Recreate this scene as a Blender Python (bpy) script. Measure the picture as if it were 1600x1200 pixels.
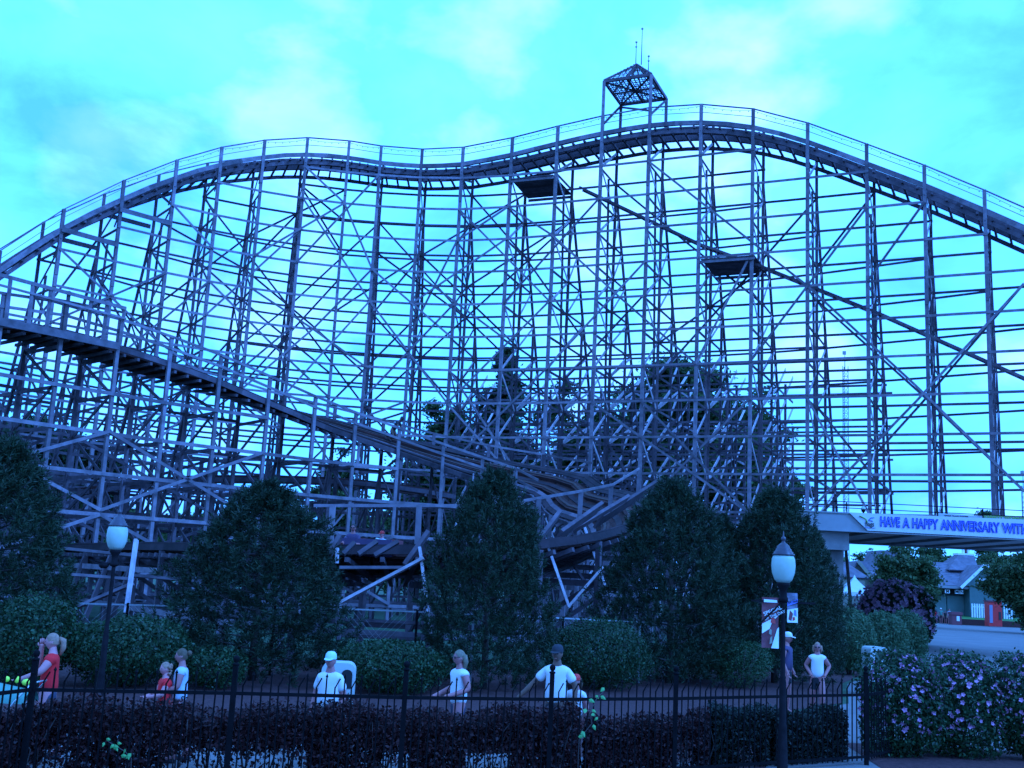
import bpy, bmesh, math, random
import numpy as np
from mathutils import Vector, Matrix, Euler
R = math.radians
rnd = random.Random(7)
for o in list(bpy.data.objects): bpy.data.objects.remove(o)
scene = bpy.context.scene
COL = scene.collection

# ------------------------------------------------------------------ camera
F = 1700.0; CX, CY = 800.0, 600.0; PITCH = R(10.2); ROLL = 0.05; EYE = Vector((0, 0, 2.8))
fw = Vector((0, math.cos(PITCH), math.sin(PITCH))); up0 = Vector((0, -math.sin(PITCH), math.cos(PITCH))); rt0 = Vector((1, 0, 0))
rt = rt0*math.cos(ROLL) + up0*math.sin(ROLL); up = -rt0*math.sin(ROLL) + up0*math.cos(ROLL)
cam_d = bpy.data.cameras.new('camera'); cam = bpy.data.objects.new('camera', cam_d); COL.objects.link(cam)
cam_d.sensor_width = 36; cam_d.lens = 36*F/1600; cam_d.clip_end = 6000; cam_d.clip_start = 0.1
M = Matrix.Identity(4)
for i in range(3):
    M[i][0] = rt[i]; M[i][1] = up[i]; M[i][2] = -fw[i]; M[i][3] = EYE[i]
cam.matrix_world = M
scene.camera = cam
def at(px, py, Y):
    d = fw + rt*((px-CX)/F) - up*((py-CY)/F)
    return EYE + d*(Y/d.y)
def proj(P):
    v = P-EYE; z = v.dot(fw)
    return CX+F*v.dot(rt)/z, CY-F*v.dot(up)/z
def ground_at(px, py):
    d = fw + rt*((px-CX)/F) - up*((py-CY)/F)
    return EYE + d*(-EYE.z/d.z)

# ------------------------------------------------------------------ sky, sun, exposure
SUN_EL, SUN_AZ = R(40), R(122)      # azimuth measured from +Y towards +X: the sun stands to the right, behind the camera
TINT = (0.175, 0.90, 3.3)            # the camera's white balance was far too cold: all daylight is rendered blue
world = bpy.data.worlds.new('World'); scene.world = world; world.use_nodes = True
nt = world.node_tree; nt.nodes.clear()
def N(t, kind, **kw):
    n = t.nodes.new(kind)
    for k, v in kw.items():
        if k == 'inp':
            for a, b in v.items(): n.inputs[a].default_value = b
        else: setattr(n, k, v)
    return n
L = nt.links.new
sky = N(nt, 'ShaderNodeTexSky'); sky.sky_type = 'NISHITA'; sky.sun_disc = False
sky.sun_elevation = SUN_EL; sky.sun_rotation = SUN_AZ; sky.air_density = 1.0; sky.dust_density = 2.0
tc = N(nt, 'ShaderNodeTexCoord')
mp = N(nt, 'ShaderNodeMapping', inp={'Scale': (1.0, 1.0, 1.7), 'Location': (4.4, 1.3, 3.6)})
L(tc.outputs['Generated'], mp.inputs['Vector'])
n1 = N(nt, 'ShaderNodeTexNoise', inp={'Scale': 3.6, 'Detail': 8.0, 'Roughness': 0.56, 'Distortion': 0.3})
n2 = N(nt, 'ShaderNodeTexNoise', inp={'Scale': 6.0, 'Detail': 6.0, 'Roughness': 0.5, 'Distortion': 0.1})
L(mp.outputs[0], n1.inputs['Vector']); L(mp.outputs[0], n2.inputs['Vector'])
r1 = N(nt, 'ShaderNodeValToRGB'); e = r1.color_ramp.elements
e[0].position = 0.33; e[0].color = (6.6, 8.0, 9.6, 1); e[1].position = 0.62; e[1].color = (15.5, 13.6, 11.8, 1)
m_ = r1.color_ramp.elements.new(0.45); m_.color = (10.8, 11.8, 10.8, 1)
r2 = N(nt, 'ShaderNodeValToRGB'); e = r2.color_ramp.elements
e[0].position = 0.5; e[0].color = (1, 1, 1, 1); e[1].position = 0.66; e[1].color = (2.6, 1.25, 1, 1)
L(n1.outputs['Fac'], r1.inputs[0]); L(n2.outputs['Fac'], r2.inputs[0])
mm = N(nt, 'ShaderNodeMixRGB', blend_type='MULTIPLY', inp={'Fac': 1.0})
L(r1.outputs[0], mm.inputs[1]); L(r2.outputs[0], mm.inputs[2])
mx = N(nt, 'ShaderNodeMixRGB', inp={'Fac': 0.9}); L(sky.outputs[0], mx.inputs[1]); L(mm.outputs[0], mx.inputs[2])
tn = N(nt, 'ShaderNodeMixRGB', blend_type='MULTIPLY', inp={'Fac': 1.0, 'Color2': (*TINT, 1)})
L(mx.outputs[0], tn.inputs[1])
bg = N(nt, 'ShaderNodeBackground', inp={'Strength': 0.105}); L(tn.outputs[0], bg.inputs[0])
wo = N(nt, 'ShaderNodeOutputWorld'); L(bg.outputs[0], wo.inputs[0])
sd = bpy.data.lights.new('sun', 'SUN'); sun = bpy.data.objects.new('sun', sd); COL.objects.link(sun)
sd.energy = 5.0; sd.angle = R(14); sd.color = (0.062, 0.28, 1.0)
sdir = Vector((math.sin(SUN_AZ)*math.cos(SUN_EL), math.cos(SUN_AZ)*math.cos(SUN_EL), math.sin(SUN_EL)))
sun.rotation_euler = sdir.to_track_quat('Z', 'Y').to_euler(); sun.location = (0, 0, 60)
scene.view_settings.view_transform = 'Standard'; scene.view_settings.look = 'None'
scene.view_settings.exposure = 0; scene.view_settings.gamma = 1
scene.view_settings.use_curve_mapping = False
scene.render.resolution_x = 1024; scene.render.resolution_y = 768

# ------------------------------------------------------------------ materials
def mat(name, col, rough=0.8, var=0.0, nscale=3.0, obj_var=0.0, isl=0.0, metal=0.0, bump=0.0, col2=None, coords='pos', spec=0.3, trans=0.0):
    m = bpy.data.materials.new(name); m.use_nodes = True; t = m.node_tree
    b = t.nodes['Principled BSDF']; b.inputs['Roughness'].default_value = rough; b.inputs['Metallic'].default_value = metal
    b.inputs['Specular IOR Level'].default_value = spec
    src = N(t, 'ShaderNodeRGB'); src.outputs[0].default_value = (*col, 1); out = src.outputs[0]
    g = N(t, 'ShaderNodeNewGeometry')
    if var or col2:
        no = N(t, 'ShaderNodeTexNoise', inp={'Scale': nscale, 'Detail': 6.0, 'Roughness': 0.6})
        L2 = t.links.new; L2(g.outputs['Position'], no.inputs['Vector'])
        if col2:
            rp = N(t, 'ShaderNodeValToRGB'); rp.color_ramp.elements[0].position = .38; rp.color_ramp.elements[1].position = .62
            rp.color_ramp.elements[0].color = (*col, 1); rp.color_ramp.elements[1].color = (*col2, 1)
            L2(no.outputs['Fac'], rp.inputs[0]); out = rp.outputs[0]
        if var:
            mr = N(t, 'ShaderNodeMapRange', inp={1: 0.3, 2: 0.7, 3: 1-var, 4: 1+var}); L2(no.outputs['Fac'], mr.inputs[0])
            hv = N(t, 'ShaderNodeHueSaturation'); L2(out, hv.inputs['Color']); L2(mr.outputs[0], hv.inputs['Value']); out = hv.outputs[0]
        if bump:
            bp = N(t, 'ShaderNodeBump', inp={'Strength': bump, 'Distance': 0.02}); L2(no.outputs['Fac'], bp.inputs['Height']); L2(bp.outputs[0], b.inputs['Normal'])
    for amt, kind in ((obj_var, 'o'), (isl, 'i')):
        if amt:
            if kind == 'o': s = N(t, 'ShaderNodeObjectInfo').outputs['Random']
            else: s = g.outputs['Random Per Island']
            mr = N(t, 'ShaderNodeMapRange', inp={1: 0, 2: 1, 3: 1-amt, 4: 1+amt}); t.links.new(s, mr.inputs[0])
            hv = N(t, 'ShaderNodeHueSaturation'); t.links.new(out, hv.inputs['Color']); t.links.new(mr.outputs[0], hv.inputs['Value'])
            out = hv.outputs[0]
    t.links.new(out, b.inputs['Base Color'])
    if trans:
        tl = N(t, 'ShaderNodeBsdfTranslucent'); t.links.new(out, tl.inputs[0])
        ms = N(t, 'ShaderNodeMixShader', inp={0: trans}); t.links.new(b.outputs[0], ms.inputs[1]); t.links.new(tl.outputs[0], ms.inputs[2])
        t.links.new(ms.outputs[0], t.nodes['Material Output'].inputs[0])
    return m
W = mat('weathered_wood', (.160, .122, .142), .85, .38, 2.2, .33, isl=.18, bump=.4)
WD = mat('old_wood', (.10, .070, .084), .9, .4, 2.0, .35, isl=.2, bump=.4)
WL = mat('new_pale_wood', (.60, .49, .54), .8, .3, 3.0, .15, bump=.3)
WB = mat('track_laminate', (.055, .020, .018), .9, .45, 1.4, .25, isl=.15)
WT = mat('dark_track_wood', (.032, .018, .021), .92, .45, 1.4, .3, isl=.15)
STEEL = mat('rusty_rail_steel', (.07, .035, .03), .6, .3, 6, metal=.3)
WHITEP = mat('white_paint', (.72, .72, .72), .6, .12, 4)
BLACKP = mat('black_iron_paint', (.006, .005, .006), .7, .3, 8, spec=.05)
LAMPIRON = mat('lamp_iron_paint', (.011, .008, .010), .7, .3, 8, spec=.08)
LAMPCAP = mat('lamp_cap_paint', (.06, .045, .06), .4, .3, 8, spec=.4)
MULCH = mat('bark_mulch', (.072, .023, .022), .95, .5, 9, bump=.8)
GRASS = mat('dark_lawn', (.03, .065, .03), .95, .4, 1.5, bump=.6)
PAVE = mat('asphalt_path', (.165, .14, .135), .9, .16, .35, bump=.2)
CONC = mat('concrete', (.20, .18, .18), .9, .25, 1.2, bump=.2)
BEAMP = mat('pale_girder_paint', (.24, .23, .24), .6, .1, 1.5)
NEEDLE = mat('pine_needles', (.019, .037, .016), .6, .35, 3, .1, isl=.45, trans=.15)
LEAF_D = mat('shrub_leaves', (.020, .052, .018), .5, .3, 3, isl=.5, trans=.25)
LEAF_M = mat('bush_leaves', (.03, .075, .025), .5, .3, 3, isl=.5, trans=.25)
LEAF_F = mat('tree_leaves', (.062, .10, .036), .6, .35, .8, isl=.45, trans=.3)
LEAF_C = mat('fir_leaves', (.042, .075, .035), .6, .35, .8, isl=.4, trans=.2)
LEAF_T = mat('feathery_leaves', (.06, .115, .05), .6, .3, 2, isl=.4, trans=.3)
LEAF_R = mat('barberry_leaves', (.052, .013, .013), .6, .35, 3, isl=.6, trans=.2)
LEAF_K = mat('dark_hedge_leaves', (.014, .017, .010), .6, .3, 3, isl=.5, trans=.2)
LEAF_V = mat('vine_leaves', (.10, .34, .10), .5, .1, 3, isl=.3, trans=.3)
PETAL = mat('lilac_petals', (.60, .26, .42), .6, .1, 3, isl=.3, trans=.2)
PETAL_D = mat('violet_petals', (.42, .22, .32), .6, .1, 3, isl=.4, trans=.2)
BARK = mat('bark', (.07, .05, .045), .95, .35, 5, bump=.8)
GLOBE = mat('milk_glass', (.38, .44, .37), .5, .10, 4, spec=.3)
SOFFIT = mat('bounce_lit_soffit', (.50, .48, .48), .7, .1, 1)  # bridge underside: colour lightened to stand in for light bounced off the ground
SHING = mat('roof_shingles', (.15, .125, .15), .9, .3, 1.2)
TAN = mat('tan_siding', (.26, .24, .19), .85, .1, 1)
GREENW = mat('green_siding', (.085, .14, .13), .8, .12, 1)
GREENL = mat('pale_green_panel', (.13, .20, .19), .8, .08, 1)
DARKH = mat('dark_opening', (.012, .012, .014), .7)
REDP = mat('red_enamel', (.62, .03, .03), .5, .1, 3)
TENTM = mat('tent_cloth', (.75, .75, .75), .7, .03, 1, trans=.2)
BLUEINK = mat('blue_ink', (.035, .05, .42), .7)
BLUEIN2 = mat('light_blue_ink', (.16, .20, .58), .7)
BANNERC = mat('banner_vinyl', (.52, .50, .52), .6, .05, 2)
BLACKI = mat('black_ink', (.03, .03, .03), .7)
GREENI = mat('green_ink', (.28, .42, .12), .7)
REDI = mat('red_ink', (.5, .06, .06), .7)
MAROON = mat('maroon_print', (.20, .05, .06), .7)
ZINC = mat('zinc_coated_wire', (.30, .30, .32), .5, .2, 4)
CANP = mat('can_shell_plastic', (.42, .43, .40), .5, .08, 4)
METAL = mat('brushed_metal', (.5, .5, .52), .35, .1, 4, metal=.6)
def skin_m(n, c): return mat(n, c, .6, .05, 10)
SK_L = skin_m('fair_skin', (.56, .20, .20)); SK_D = skin_m('brown_skin', (.15, .07, .05)); SK_M = skin_m('tanned_skin', (.40, .135, .13))
H_BL = mat('blonde_hair', (.32, .16, .11), .7, .3, 30); H_BR = mat('brown_hair', (.11, .06, .035), .7, .3, 30); H_DK = mat('dark_hair', (.03, .02, .02), .6, .2, 30)
H_GY = mat('grey_blonde_hair', (.17, .12, .08), .6, .3, 30)
C_RED = mat('red_cotton', (.80, .015, .022), .85, .08, 8); C_WHITE = mat('white_cotton', (.66, .60, .60), .85, .06, 8)
C_JEAN = mat('blue_denim', (.05, .05, .08), .9, .15, 10); C_DARK = mat('dark_cotton', (.03, .028, .035), .9, .1, 8)
C_NAVY = mat('navy_cotton', (.08, .05, .10), .9, .1, 8); C_CAPW = mat('pale_cap', (.45, .60, .65), .8, .1, 8)
C_PALE = mat('pale_blue_cotton', (.42, .46, .55), .85, .08, 8); C_YEL = mat('lime_plastic', (.55, .80, .08), .5); C_TURQ = mat('turquoise_cloth', (.09, .24, .19), .7, .1, 4)
EYEM = mat('eye_dark', (.03, .02, .02), .3); LIP = mat('lips', (.35, .12, .10), .6)

# ------------------------------------------------------------------ object helpers
def tag(o, label=None, cat=None, group=None, kind=None):
    if label: o['label'] = label
    if cat: o['category'] = cat
    if group: o['group'] = group
    if kind: o['kind'] = kind
    return o
def thing(name, label, cat, loc=(0, 0, 0), rz=0, group=None):
    o = bpy.data.objects.new(name, None); COL.objects.link(o); o.empty_display_size = .3
    o.matrix_world = Matrix.Translation(loc) @ Matrix.Rotation(rz, 4, 'Z')
    return tag(o, label, cat, group)
def link(name, me, parent=None, mw=None, local=False):
    """link a mesh; coordinates are world (or local to the parent when local)"""
    o = bpy.data.objects.new(name, me); COL.objects.link(o)
    m = mw or Matrix.Identity(4)
    if parent is not None:
        o.parent = parent
        o.matrix_local = m if local else (WM(parent).inverted() @ m)
    else: o.matrix_local = m
    return o
def WM(o):
    m = o.matrix_local.copy() if o.parent else o.matrix_basis.copy()
    p = o.parent
    while p is not None:
        m = (p.matrix_local if p.parent else p.matrix_basis) @ m; p = p.parent
    return m
CUBES = {}
def cube_mesh(m):
    if m.name not in CUBES:
        me = bpy.data.meshes.new('timber')
        v = [(x, y, z) for x in (0, 1) for y in (-.5, .5) for z in (-.5, .5)]
        f = [(0, 1, 3, 2), (4, 6, 7, 5), (0, 4, 5, 1), (2, 3, 7, 6), (0, 2, 6, 4), (1, 5, 7, 3)]
        me.from_pydata(v, [], f); me.materials.append(m); CUBES[m.name] = me
    return CUBES[m.name]
def beam_matrix(p, q, w, h, roll_up=Vector((0, 0, 1))):
    d = q-p; ln = d.length; x = d/ln
    y = roll_up.cross(x)
    if y.length < 1e-3: y = Vector((0, 1, 0)).cross(x)
    if y.length < 1e-3: y = Vector((1, 0, 0)).cross(x)
    y.normalize(); z = x.cross(y)
    m = Matrix.Identity(4)
    for i in range(3): m[i][0] = x[i]*ln; m[i][1] = y[i]*w; m[i][2] = z[i]*h; m[i][3] = p[i]
    return m
def beam(name, p, q, w, h, m, parent, upv=Vector((0, 0, 1)), local=False):
    return link(name, cube_mesh(m), parent, beam_matrix(Vector(p), Vector(q), w, h, upv), local)
class Mesh:
    def __init__(s): s.v = []; s.f = []; s.mi = []; s.mats = []; s.sm = []
    def mat(s, m):
        if m not in s.mats: s.mats.append(m)
        return s.mats.index(m)
    def add(s, v, f, m, smooth=False):
        b = len(s.v); s.v += [tuple(a) for a in v]; k = s.mat(m)
        for q in f: s.f.append(tuple(i+b for i in q)); s.mi.append(k); s.sm.append(smooth)
        return s
    def beam(s, p, q, w, h, m, upv=Vector((0, 0, 1))):
        M_ = beam_matrix(Vector(p), Vector(q), w, h, upv)
        v = [M_ @ Vector((x, y, z)) for x in (0, 1) for y in (-.5, .5) for z in (-.5, .5)]
        return s.add(v, [(0, 1, 3, 2), (4, 6, 7, 5), (0, 4, 5, 1), (2, 3, 7, 6), (0, 2, 6, 4), (1, 5, 7, 3)], m)
    def box(s, a, b, m):
        a = Vector(a); b = Vector(b)
        v = [((a, b)[i].x, (a, b)[j].y, (a, b)[k].z) for i in (0, 1) for j in (0, 1) for k in (0, 1)]
        return s.add(v, [(0, 1, 3, 2), (4, 6, 7, 5), (0, 4, 5, 1), (2, 3, 7, 6), (0, 2, 6, 4), (1, 5, 7, 3)], m)
    def lathe(s, prof, m, n=20, c=(0, 0, 0), smooth=True):
        v = []; f = []
        for r, z in prof:
            for k in range(n): a = 2*math.pi*k/n; v.append((c[0]+r*math.cos(a), c[1]+r*math.sin(a), c[2]+z))
        for i in range(len(prof)-1):
            for k in range(n): f.append((i*n+k, i*n+(k+1) % n, (i+1)*n+(k+1) % n, (i+1)*n+k))
        f.append(tuple(range(n-1, -1, -1))); f.append(tuple((len(prof)-1)*n+k for k in range(n)))
        return s.add(v, f, m, smooth)
    def tube(s, pts, rads, m, n=8, smooth=True):
        pts = [Vector(p) for p in pts]; v = []; f = []
        if not hasattr(rads, '__len__'): rads = [rads]*len(pts)
        for i, p in enumerate(pts):
            d = (pts[min(i+1, len(pts)-1)]-pts[max(i-1, 0)]).normalized()
            a = d.orthogonal().normalized() if i == 0 else (a - d*a.dot(d)).normalized()
            b = d.cross(a)
            for k in range(n):
                t = 2*math.pi*k/n; v.append(p+(a*math.cos(t)+b*math.sin(t))*rads[i])
        for i in range(len(pts)-1):
            for k in range(n): f.append((i*n+k, i*n+(k+1) % n, (i+1)*n+(k+1) % n, (i+1)*n+k))
        f.append(tuple(range(n-1, -1, -1))); f.append(tuple((len(pts)-1)*n+k for k in range(n)))
        return s.add(v, f, m, smooth)
    def ball(s, c, r, m, n=10, sc=(1, 1, 1), smooth=True):
        prof = []; v = []; f = []; k2 = n//2+1
        for i in range(k2):
            t = math.pi*i/(k2-1)
            for k in range(n):
                a = 2*math.pi*k/n; rr = max(math.sin(t), .02)
                v.append((c[0]+r*sc[0]*rr*math.cos(a), c[1]+r*sc[1]*rr*math.sin(a), c[2]-r*sc[2]*math.cos(t)))
        for i in range(k2-1):
            for k in range(n): f.append((i*n+k, i*n+(k+1) % n, (i+1)*n+(k+1) % n, (i+1)*n+k))
        f.append(tuple(range(n-1, -1, -1))); f.append(tuple((k2-1)*n+k for k in range(n)))
        return s.add(v, f, m, smooth)
    def mesh(s, name):
        me = bpy.data.meshes.new(name); me.from_pydata(s.v, [], s.f)
        for m in s.mats: me.materials.append(m)
        me.polygons.foreach_set('material_index', s.mi); me.polygons.foreach_set('use_smooth', s.sm); me.update()
        return me
    def build(s, name, parent=None, local=False, mw=None): return link(name, s.mesh(name), parent, mw, local)
def diamonds(name, c, a, b, m):
    n = len(c); v = np.empty((n, 4, 3), np.float32)
    v[:, 0] = c-a; v[:, 1] = c+b; v[:, 2] = c+a; v[:, 3] = c-b
    me = bpy.data.meshes.new(name); me.vertices.add(n*4); me.vertices.foreach_set('co', v.ravel())
    me.loops.add(n*4); me.loops.foreach_set('vertex_index', np.arange(n*4, dtype=np.int32))
    me.polygons.add(n); me.polygons.foreach_set('loop_start', np.arange(0, n*4, 4, dtype=np.int32))
    me.polygons.foreach_set('loop_total', np.full(n, 4, np.int32))
    me.materials.append(m); me.update(); me.validate()
    return me
def unit(v): return v/np.maximum(np.linalg.norm(v, axis=1, keepdims=True), 1e-6)
class Kit:
    """timbers of one thing: the 295 largest in view of a kind are parts of their own, the rest one stuff part"""
    def __init__(s, root): s.root = root; s.d = {}
    def add(s, name, p, q, w, h, m, upv=Vector((0, 0, 1))):
        p = Vector(p); q = Vector(q)
        if (q-p).length < .05: return
        s.d.setdefault(name, []).append((p, q, w, h, m, upv))
    def size(s, t):
        p, q = t[0], t[1]
        if p.y < 2 or q.y < 2: return 0
        x0, y0 = proj(p); x1, y1 = proj(q); xm, ym = (x0+x1)/2, (y0+y1)/2
        inside = -30 < xm < 1630 and -30 < ym < 1230
        return (math.hypot(x1-x0, y1-y0)*max(t[2], t[3])/((p.y+q.y)/2)) * (1 if inside else .01)
    def finish(s, cap=295):
        for name, ts in s.d.items():
            ts.sort(key=s.size, reverse=True)
            for t in ts[:cap]: beam(name, t[0], t[1], t[2], t[3], t[4], s.root, t[5])
            if len(ts) > cap:
                mb = Mesh()
                for t in ts[cap:]: mb.beam(*t)
                tag(mb.build(name, s.root), kind='stuff')

# ------------------------------------------------------------------ ground
def sheet(name, pts, z, m, kind='structure', parent=None):
    mb = Mesh(); mb.add([(p[0], p[1], z) for p in pts], [tuple(range(len(pts)))], m)
    o = mb.build(name, parent); return tag(o, kind=kind)
sheet('ground', [(-1800, -300), (1800, -300), (1800, 3000), (-1800, 3000)], 0, GRASS)
sheet('mulch_bed', [(-30, 18.6), (4, 18.6), (5.6, 20.5), (6.1, 26), (9.2, 30), (11.2, 36.5), (17.6, 50), (20.0, 57), (34, 93), (31, 98), (17, 66), (12, 44), (2, 37), (-30, 29)], .008, MULCH)
sheet('path', [(-30, 4), (30, 4), (40, 14), (60, 60), (100, 139), (47, 146), (35, 93), (20.6, 57), (18, 50), (11.4, 36.5), (9.4, 30), (6.3, 26), (5.8, 20.5), (4.5, 18.9), (-30, 18.9)], .004, PAVE)
FEN = [(-150, 12.2), (50, 14.1), (365, 14.8), (633, 15.3), (862, 16), (1056, 17), (1205, 18.1), (1353, 19.3), (1462, 22.2), (1572, 22.6), (1720, 23.0)]
FP = [at(px, 1080, Y) for px, Y in FEN]; FP = [Vector((p.x, p.y, 0)) for p in FP]
sheet('hedge_bed', [(p.x, p.y-.05) for p in FP[:7]] + [(p.x, p.y+.95) for p in reversed(FP[:7])], .012, MULCH)
sheet('flower_bed', [(FP[7].x, FP[7].y-2.2), (20, FP[7].y-2.2), (20, 22), (FP[7].x+.4, 22)], .012, MULCH)

# ------------------------------------------------------------------ roller coaster, high hill
BY = 57.0
BT = (at(1250, 801, BY).z+at(1600, 812, BY).z)/2+.04      # top of the girder bridge that carries the right part of the trestle
LEV = [0.55+2.32*k for k in range(14)]
HP = [(-220, 525), (-110, 458), (0, 392), (100, 327), (194, 282), (277, 250), (347, 230), (414, 219), (481, 215), (546, 220), (596, 228), (660, 233), (724, 230), (801, 215),
      (872, 197), (942, 181), (1016, 168), (1096, 163), (1177, 170), (1262, 192), (1354, 225), (1444, 258), (1538, 297), (1636, 340), (1738, 386)]
ks = [(-300, 3.6e-4), (277, 3.7e-4), (347, 3.1e-4), (414, 2.5e-4), (481, 1.8e-4), (546, 1e-4), (596, .4e-4), (660, 0), (724, -1.06e-4), (790, -2.3e-4), (872, -2.6e-4), (1900, -2.6e-4)]
xs_ = np.arange(-300, 1901, 5.0); der = np.interp(xs_, [k[0] for k in ks], [k[1] for k in ks]); cum = np.cumsum(der)*5; cum -= np.interp(650, xs_, cum)
def hillY(px): return 74*math.exp(float(np.interp(px, xs_, cum)))
HT = [at(px, py, hillY(px)) for px, py in HP]
NB = len(HT)
def norm2(i):
    a = HT[max(i-1, 0)]; b = HT[min(i+1, NB-1)]; t = Vector((b.x-a.x, b.y-a.y, 0)).normalized()
    return Vector((-t.y, t.x, 0))
HN = [norm2(i) for i in range(NB)]
WID = 3.4
def hpt(u, z, off):
    i = max(0, min(NB-2, int(math.floor(u)))); f = u-i
    p = HT[i].lerp(HT[i+1], f); n = (HN[i].lerp(HN[i+1], f)).normalized()
    return Vector((p.x, p.y, z)) + n*off
def px_to_uz(px, py, off):
    u, z = float(np.interp(px, [h[0] for h in HP], range(NB))), 12.0
    for _ in range(12):
        x0, y0 = proj(hpt(u, z, off)); xu, yu = proj(hpt(u+.01, z, off)); xz, yz = proj(hpt(u, z+.05, off))
        J = np.array([[(xu-x0)/.01, (xz-x0)/.05], [(yu-y0)/.01, (yz-y0)/.05]])
        d = np.linalg.solve(J, [px-x0, py-y0]); u = min(max(u+float(d[0]), 0), NB-1.001); z += float(d[1])
    return u, z
hill = thing('roller_coaster', 'tall grey wooden roller coaster hill with lookout canopy on top of its timber trestle', 'roller coaster', (HT[11].x, HT[11].y, 0))
K = Kit(hill)
BAT = .42
dense = lambda i: 12 <= i <= 19
for i in range(NB):
    T = HT[i]; n = HN[i]; zt = T.z; zb = zt-1.35          # deck height
    def P(off, z): return Vector((T.x, T.y, z)) + n*off
    # posts, spliced in lengths as real ones are
    g0 = BT if i >= 19 else 0
    cuts = [g0] + [z for z in (5.2, 10.4, 15.6, 20.8, 26.0, 30.0) if g0+.5 < z < zt-1.5] + [zt]
    for a, b in zip(cuts[:-1], cuts[1:]):
        K.add('post', P(0, a), P(0, b), .2, .22, W, n)
    for z in cuts[1:-1]:
        if rnd.random() < .8: K.add('splice_board', P(-.12, z-1.0), P(-.12, z+1.0), .2, .06, W, n)
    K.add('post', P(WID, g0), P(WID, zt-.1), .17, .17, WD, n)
    zs = zb-2.6
    if zs > 3:
        offb = WID+BAT*(zs-g0)
        K.add('batter_post', P(WID, zs), P(offb, g0), .16, .16, WD, n)
        K.add('batter_post', P(WID*.5, zs), P(WID*.5+.06*(zs-g0), g0), .13, .13, WD, n)
        for row in (2, 3):
            zr = zs-(row*WID-WID)/BAT
            if zr > 4+g0: K.add('post', P(row*WID, g0), P(row*WID, zr), .16, .16, WD, n)
    if dense(i) and g0 == 0:
        for row, zr in ((2.6, 17.2), (3.5, 17.6), (4.4, 15)):
            K.add('post', P(row*WID, 0), P(row*WID, zr), .16, .16, WD, n)
        for z in LEV:
            if z < 17:
                K.add('cross_girt', P(WID, z), P(4.4*WID, z), .05, .16, W)
                for a, b in ((1, 2), (2, 2.6), (2.6, 3.5), (3.5, 4.4)):
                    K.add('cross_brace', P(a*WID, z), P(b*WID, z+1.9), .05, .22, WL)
    # girts and zigzag braces inside the bent
    lv = [z for z in LEV if g0 < z < zb-.8]
    for k, z in enumerate(lv):
        K.add('cross_girt', P(-.1, z-.1), P(WID+.1, z-.1), .05, .17, WD)
        if z < zs-1: K.add('cross_girt', P(WID, z), P(WID+BAT*(zs-z), z), .05, .15, WD)
        z2 = min(z+2.32, zb)
        a, b = (0, WID) if (k % 2) else (WID, 0)
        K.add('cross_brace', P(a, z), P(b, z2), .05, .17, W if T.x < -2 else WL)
        if z2 < zs-1:
            o1 = WID+BAT*(zs-z); o2 = WID+BAT*(zs-z2)
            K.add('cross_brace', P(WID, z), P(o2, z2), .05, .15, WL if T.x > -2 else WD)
    K.add('knee_brace', P(-.1, zb-.5), P(-.1+.9, zb-1.6), .06, .14, W)
for i in range(NB-1):
    def zmax(off):
        return min(HT[i].z, HT[i+1].z)-1.6 if off <= WID+.01 else (min(HT[i].z, HT[i+1].z)-3.9-(off-WID)/BAT)
    for z in LEV:
        if i >= 18 and z < BT: continue
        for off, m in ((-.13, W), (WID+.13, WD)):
            if z < zmax(WID): K.add('ledger', hpt(i-.03, z, off), hpt(i+1.03 if i < NB-2 else i+1, z, off), .05, .15, m)
        zs0 = HT[i].z-1.35-2.6-z; zs1 = HT[i+1].z-1.35-2.6-z
        if zs0 > .5 and zs1 > .5:
            K.add('ledger', hpt(i, z, WID+BAT*zs0+.1), hpt(i+1, z, WID+BAT*zs1+.1), .05, .14, WD)
        if z < zmax(2*WID) and int(z*10) % 2: K.add('ledger', hpt(i, z, 2*WID+.12), hpt(i+1, z, 2*WID+.12), .05, .14, WD)
        if dense(i) and z < 17.3:
            for row in (2.6, 3.5): K.add('ledger', hpt(i, z, row*WID+.1), hpt(i+1, z, row*WID+.1), .05, .15, W)
            K.add('ledger', hpt(i, z+.95, -.1+WID*1.5), hpt(i+1, z+.95, -.1+WID*1.5), .05, .13, WD)
# long sway braces on the front and back faces
SW = [((1600, 443), (1245, 790)), ((1018, 205), (1300, 468)), ((1300, 468), (1605, 772)), ((1350, 322), (1135, 590)), ((1010, 413), (850, 577)), ((774, 383), (660, 497)),
      ((661, 407), (780, 527)), ((880, 380), (1067, 567)), ((317, 413), (493, 593)), ((447, 380), (313, 493)), ((477, 273), (530, 340)), ((524, 335), (425, 402)), ((267, 325), (352, 402)),
      ((534, 317), (604, 400)), ((790, 307), (695, 400)), ((829, 323), (897, 390)), ((690, 600), (860, 770)), ((860, 600), (690, 760)), ((560, 480), (690, 640)), ((700, 480), (560, 620)),
      ((400, 430), (560, 590)), ((570, 430), (410, 600)), ((250, 520), (420, 690)), ((430, 520), (260, 700)), ((1130, 600), (960, 780)), ((960, 600), (1130, 780)), ((1240, 620), (1400, 780)),
      ((590, 290), (450, 400)), ((610, 400), (720, 520)), ((730, 400), (610, 500)), ((120, 400), (250, 560)), ((240, 400), (120, 540)), ((1190, 420), (1060, 560)), ((960, 330), (820, 470)), ((640, 620), (520, 700)), ((1467, 310), (1350, 420))]
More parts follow.
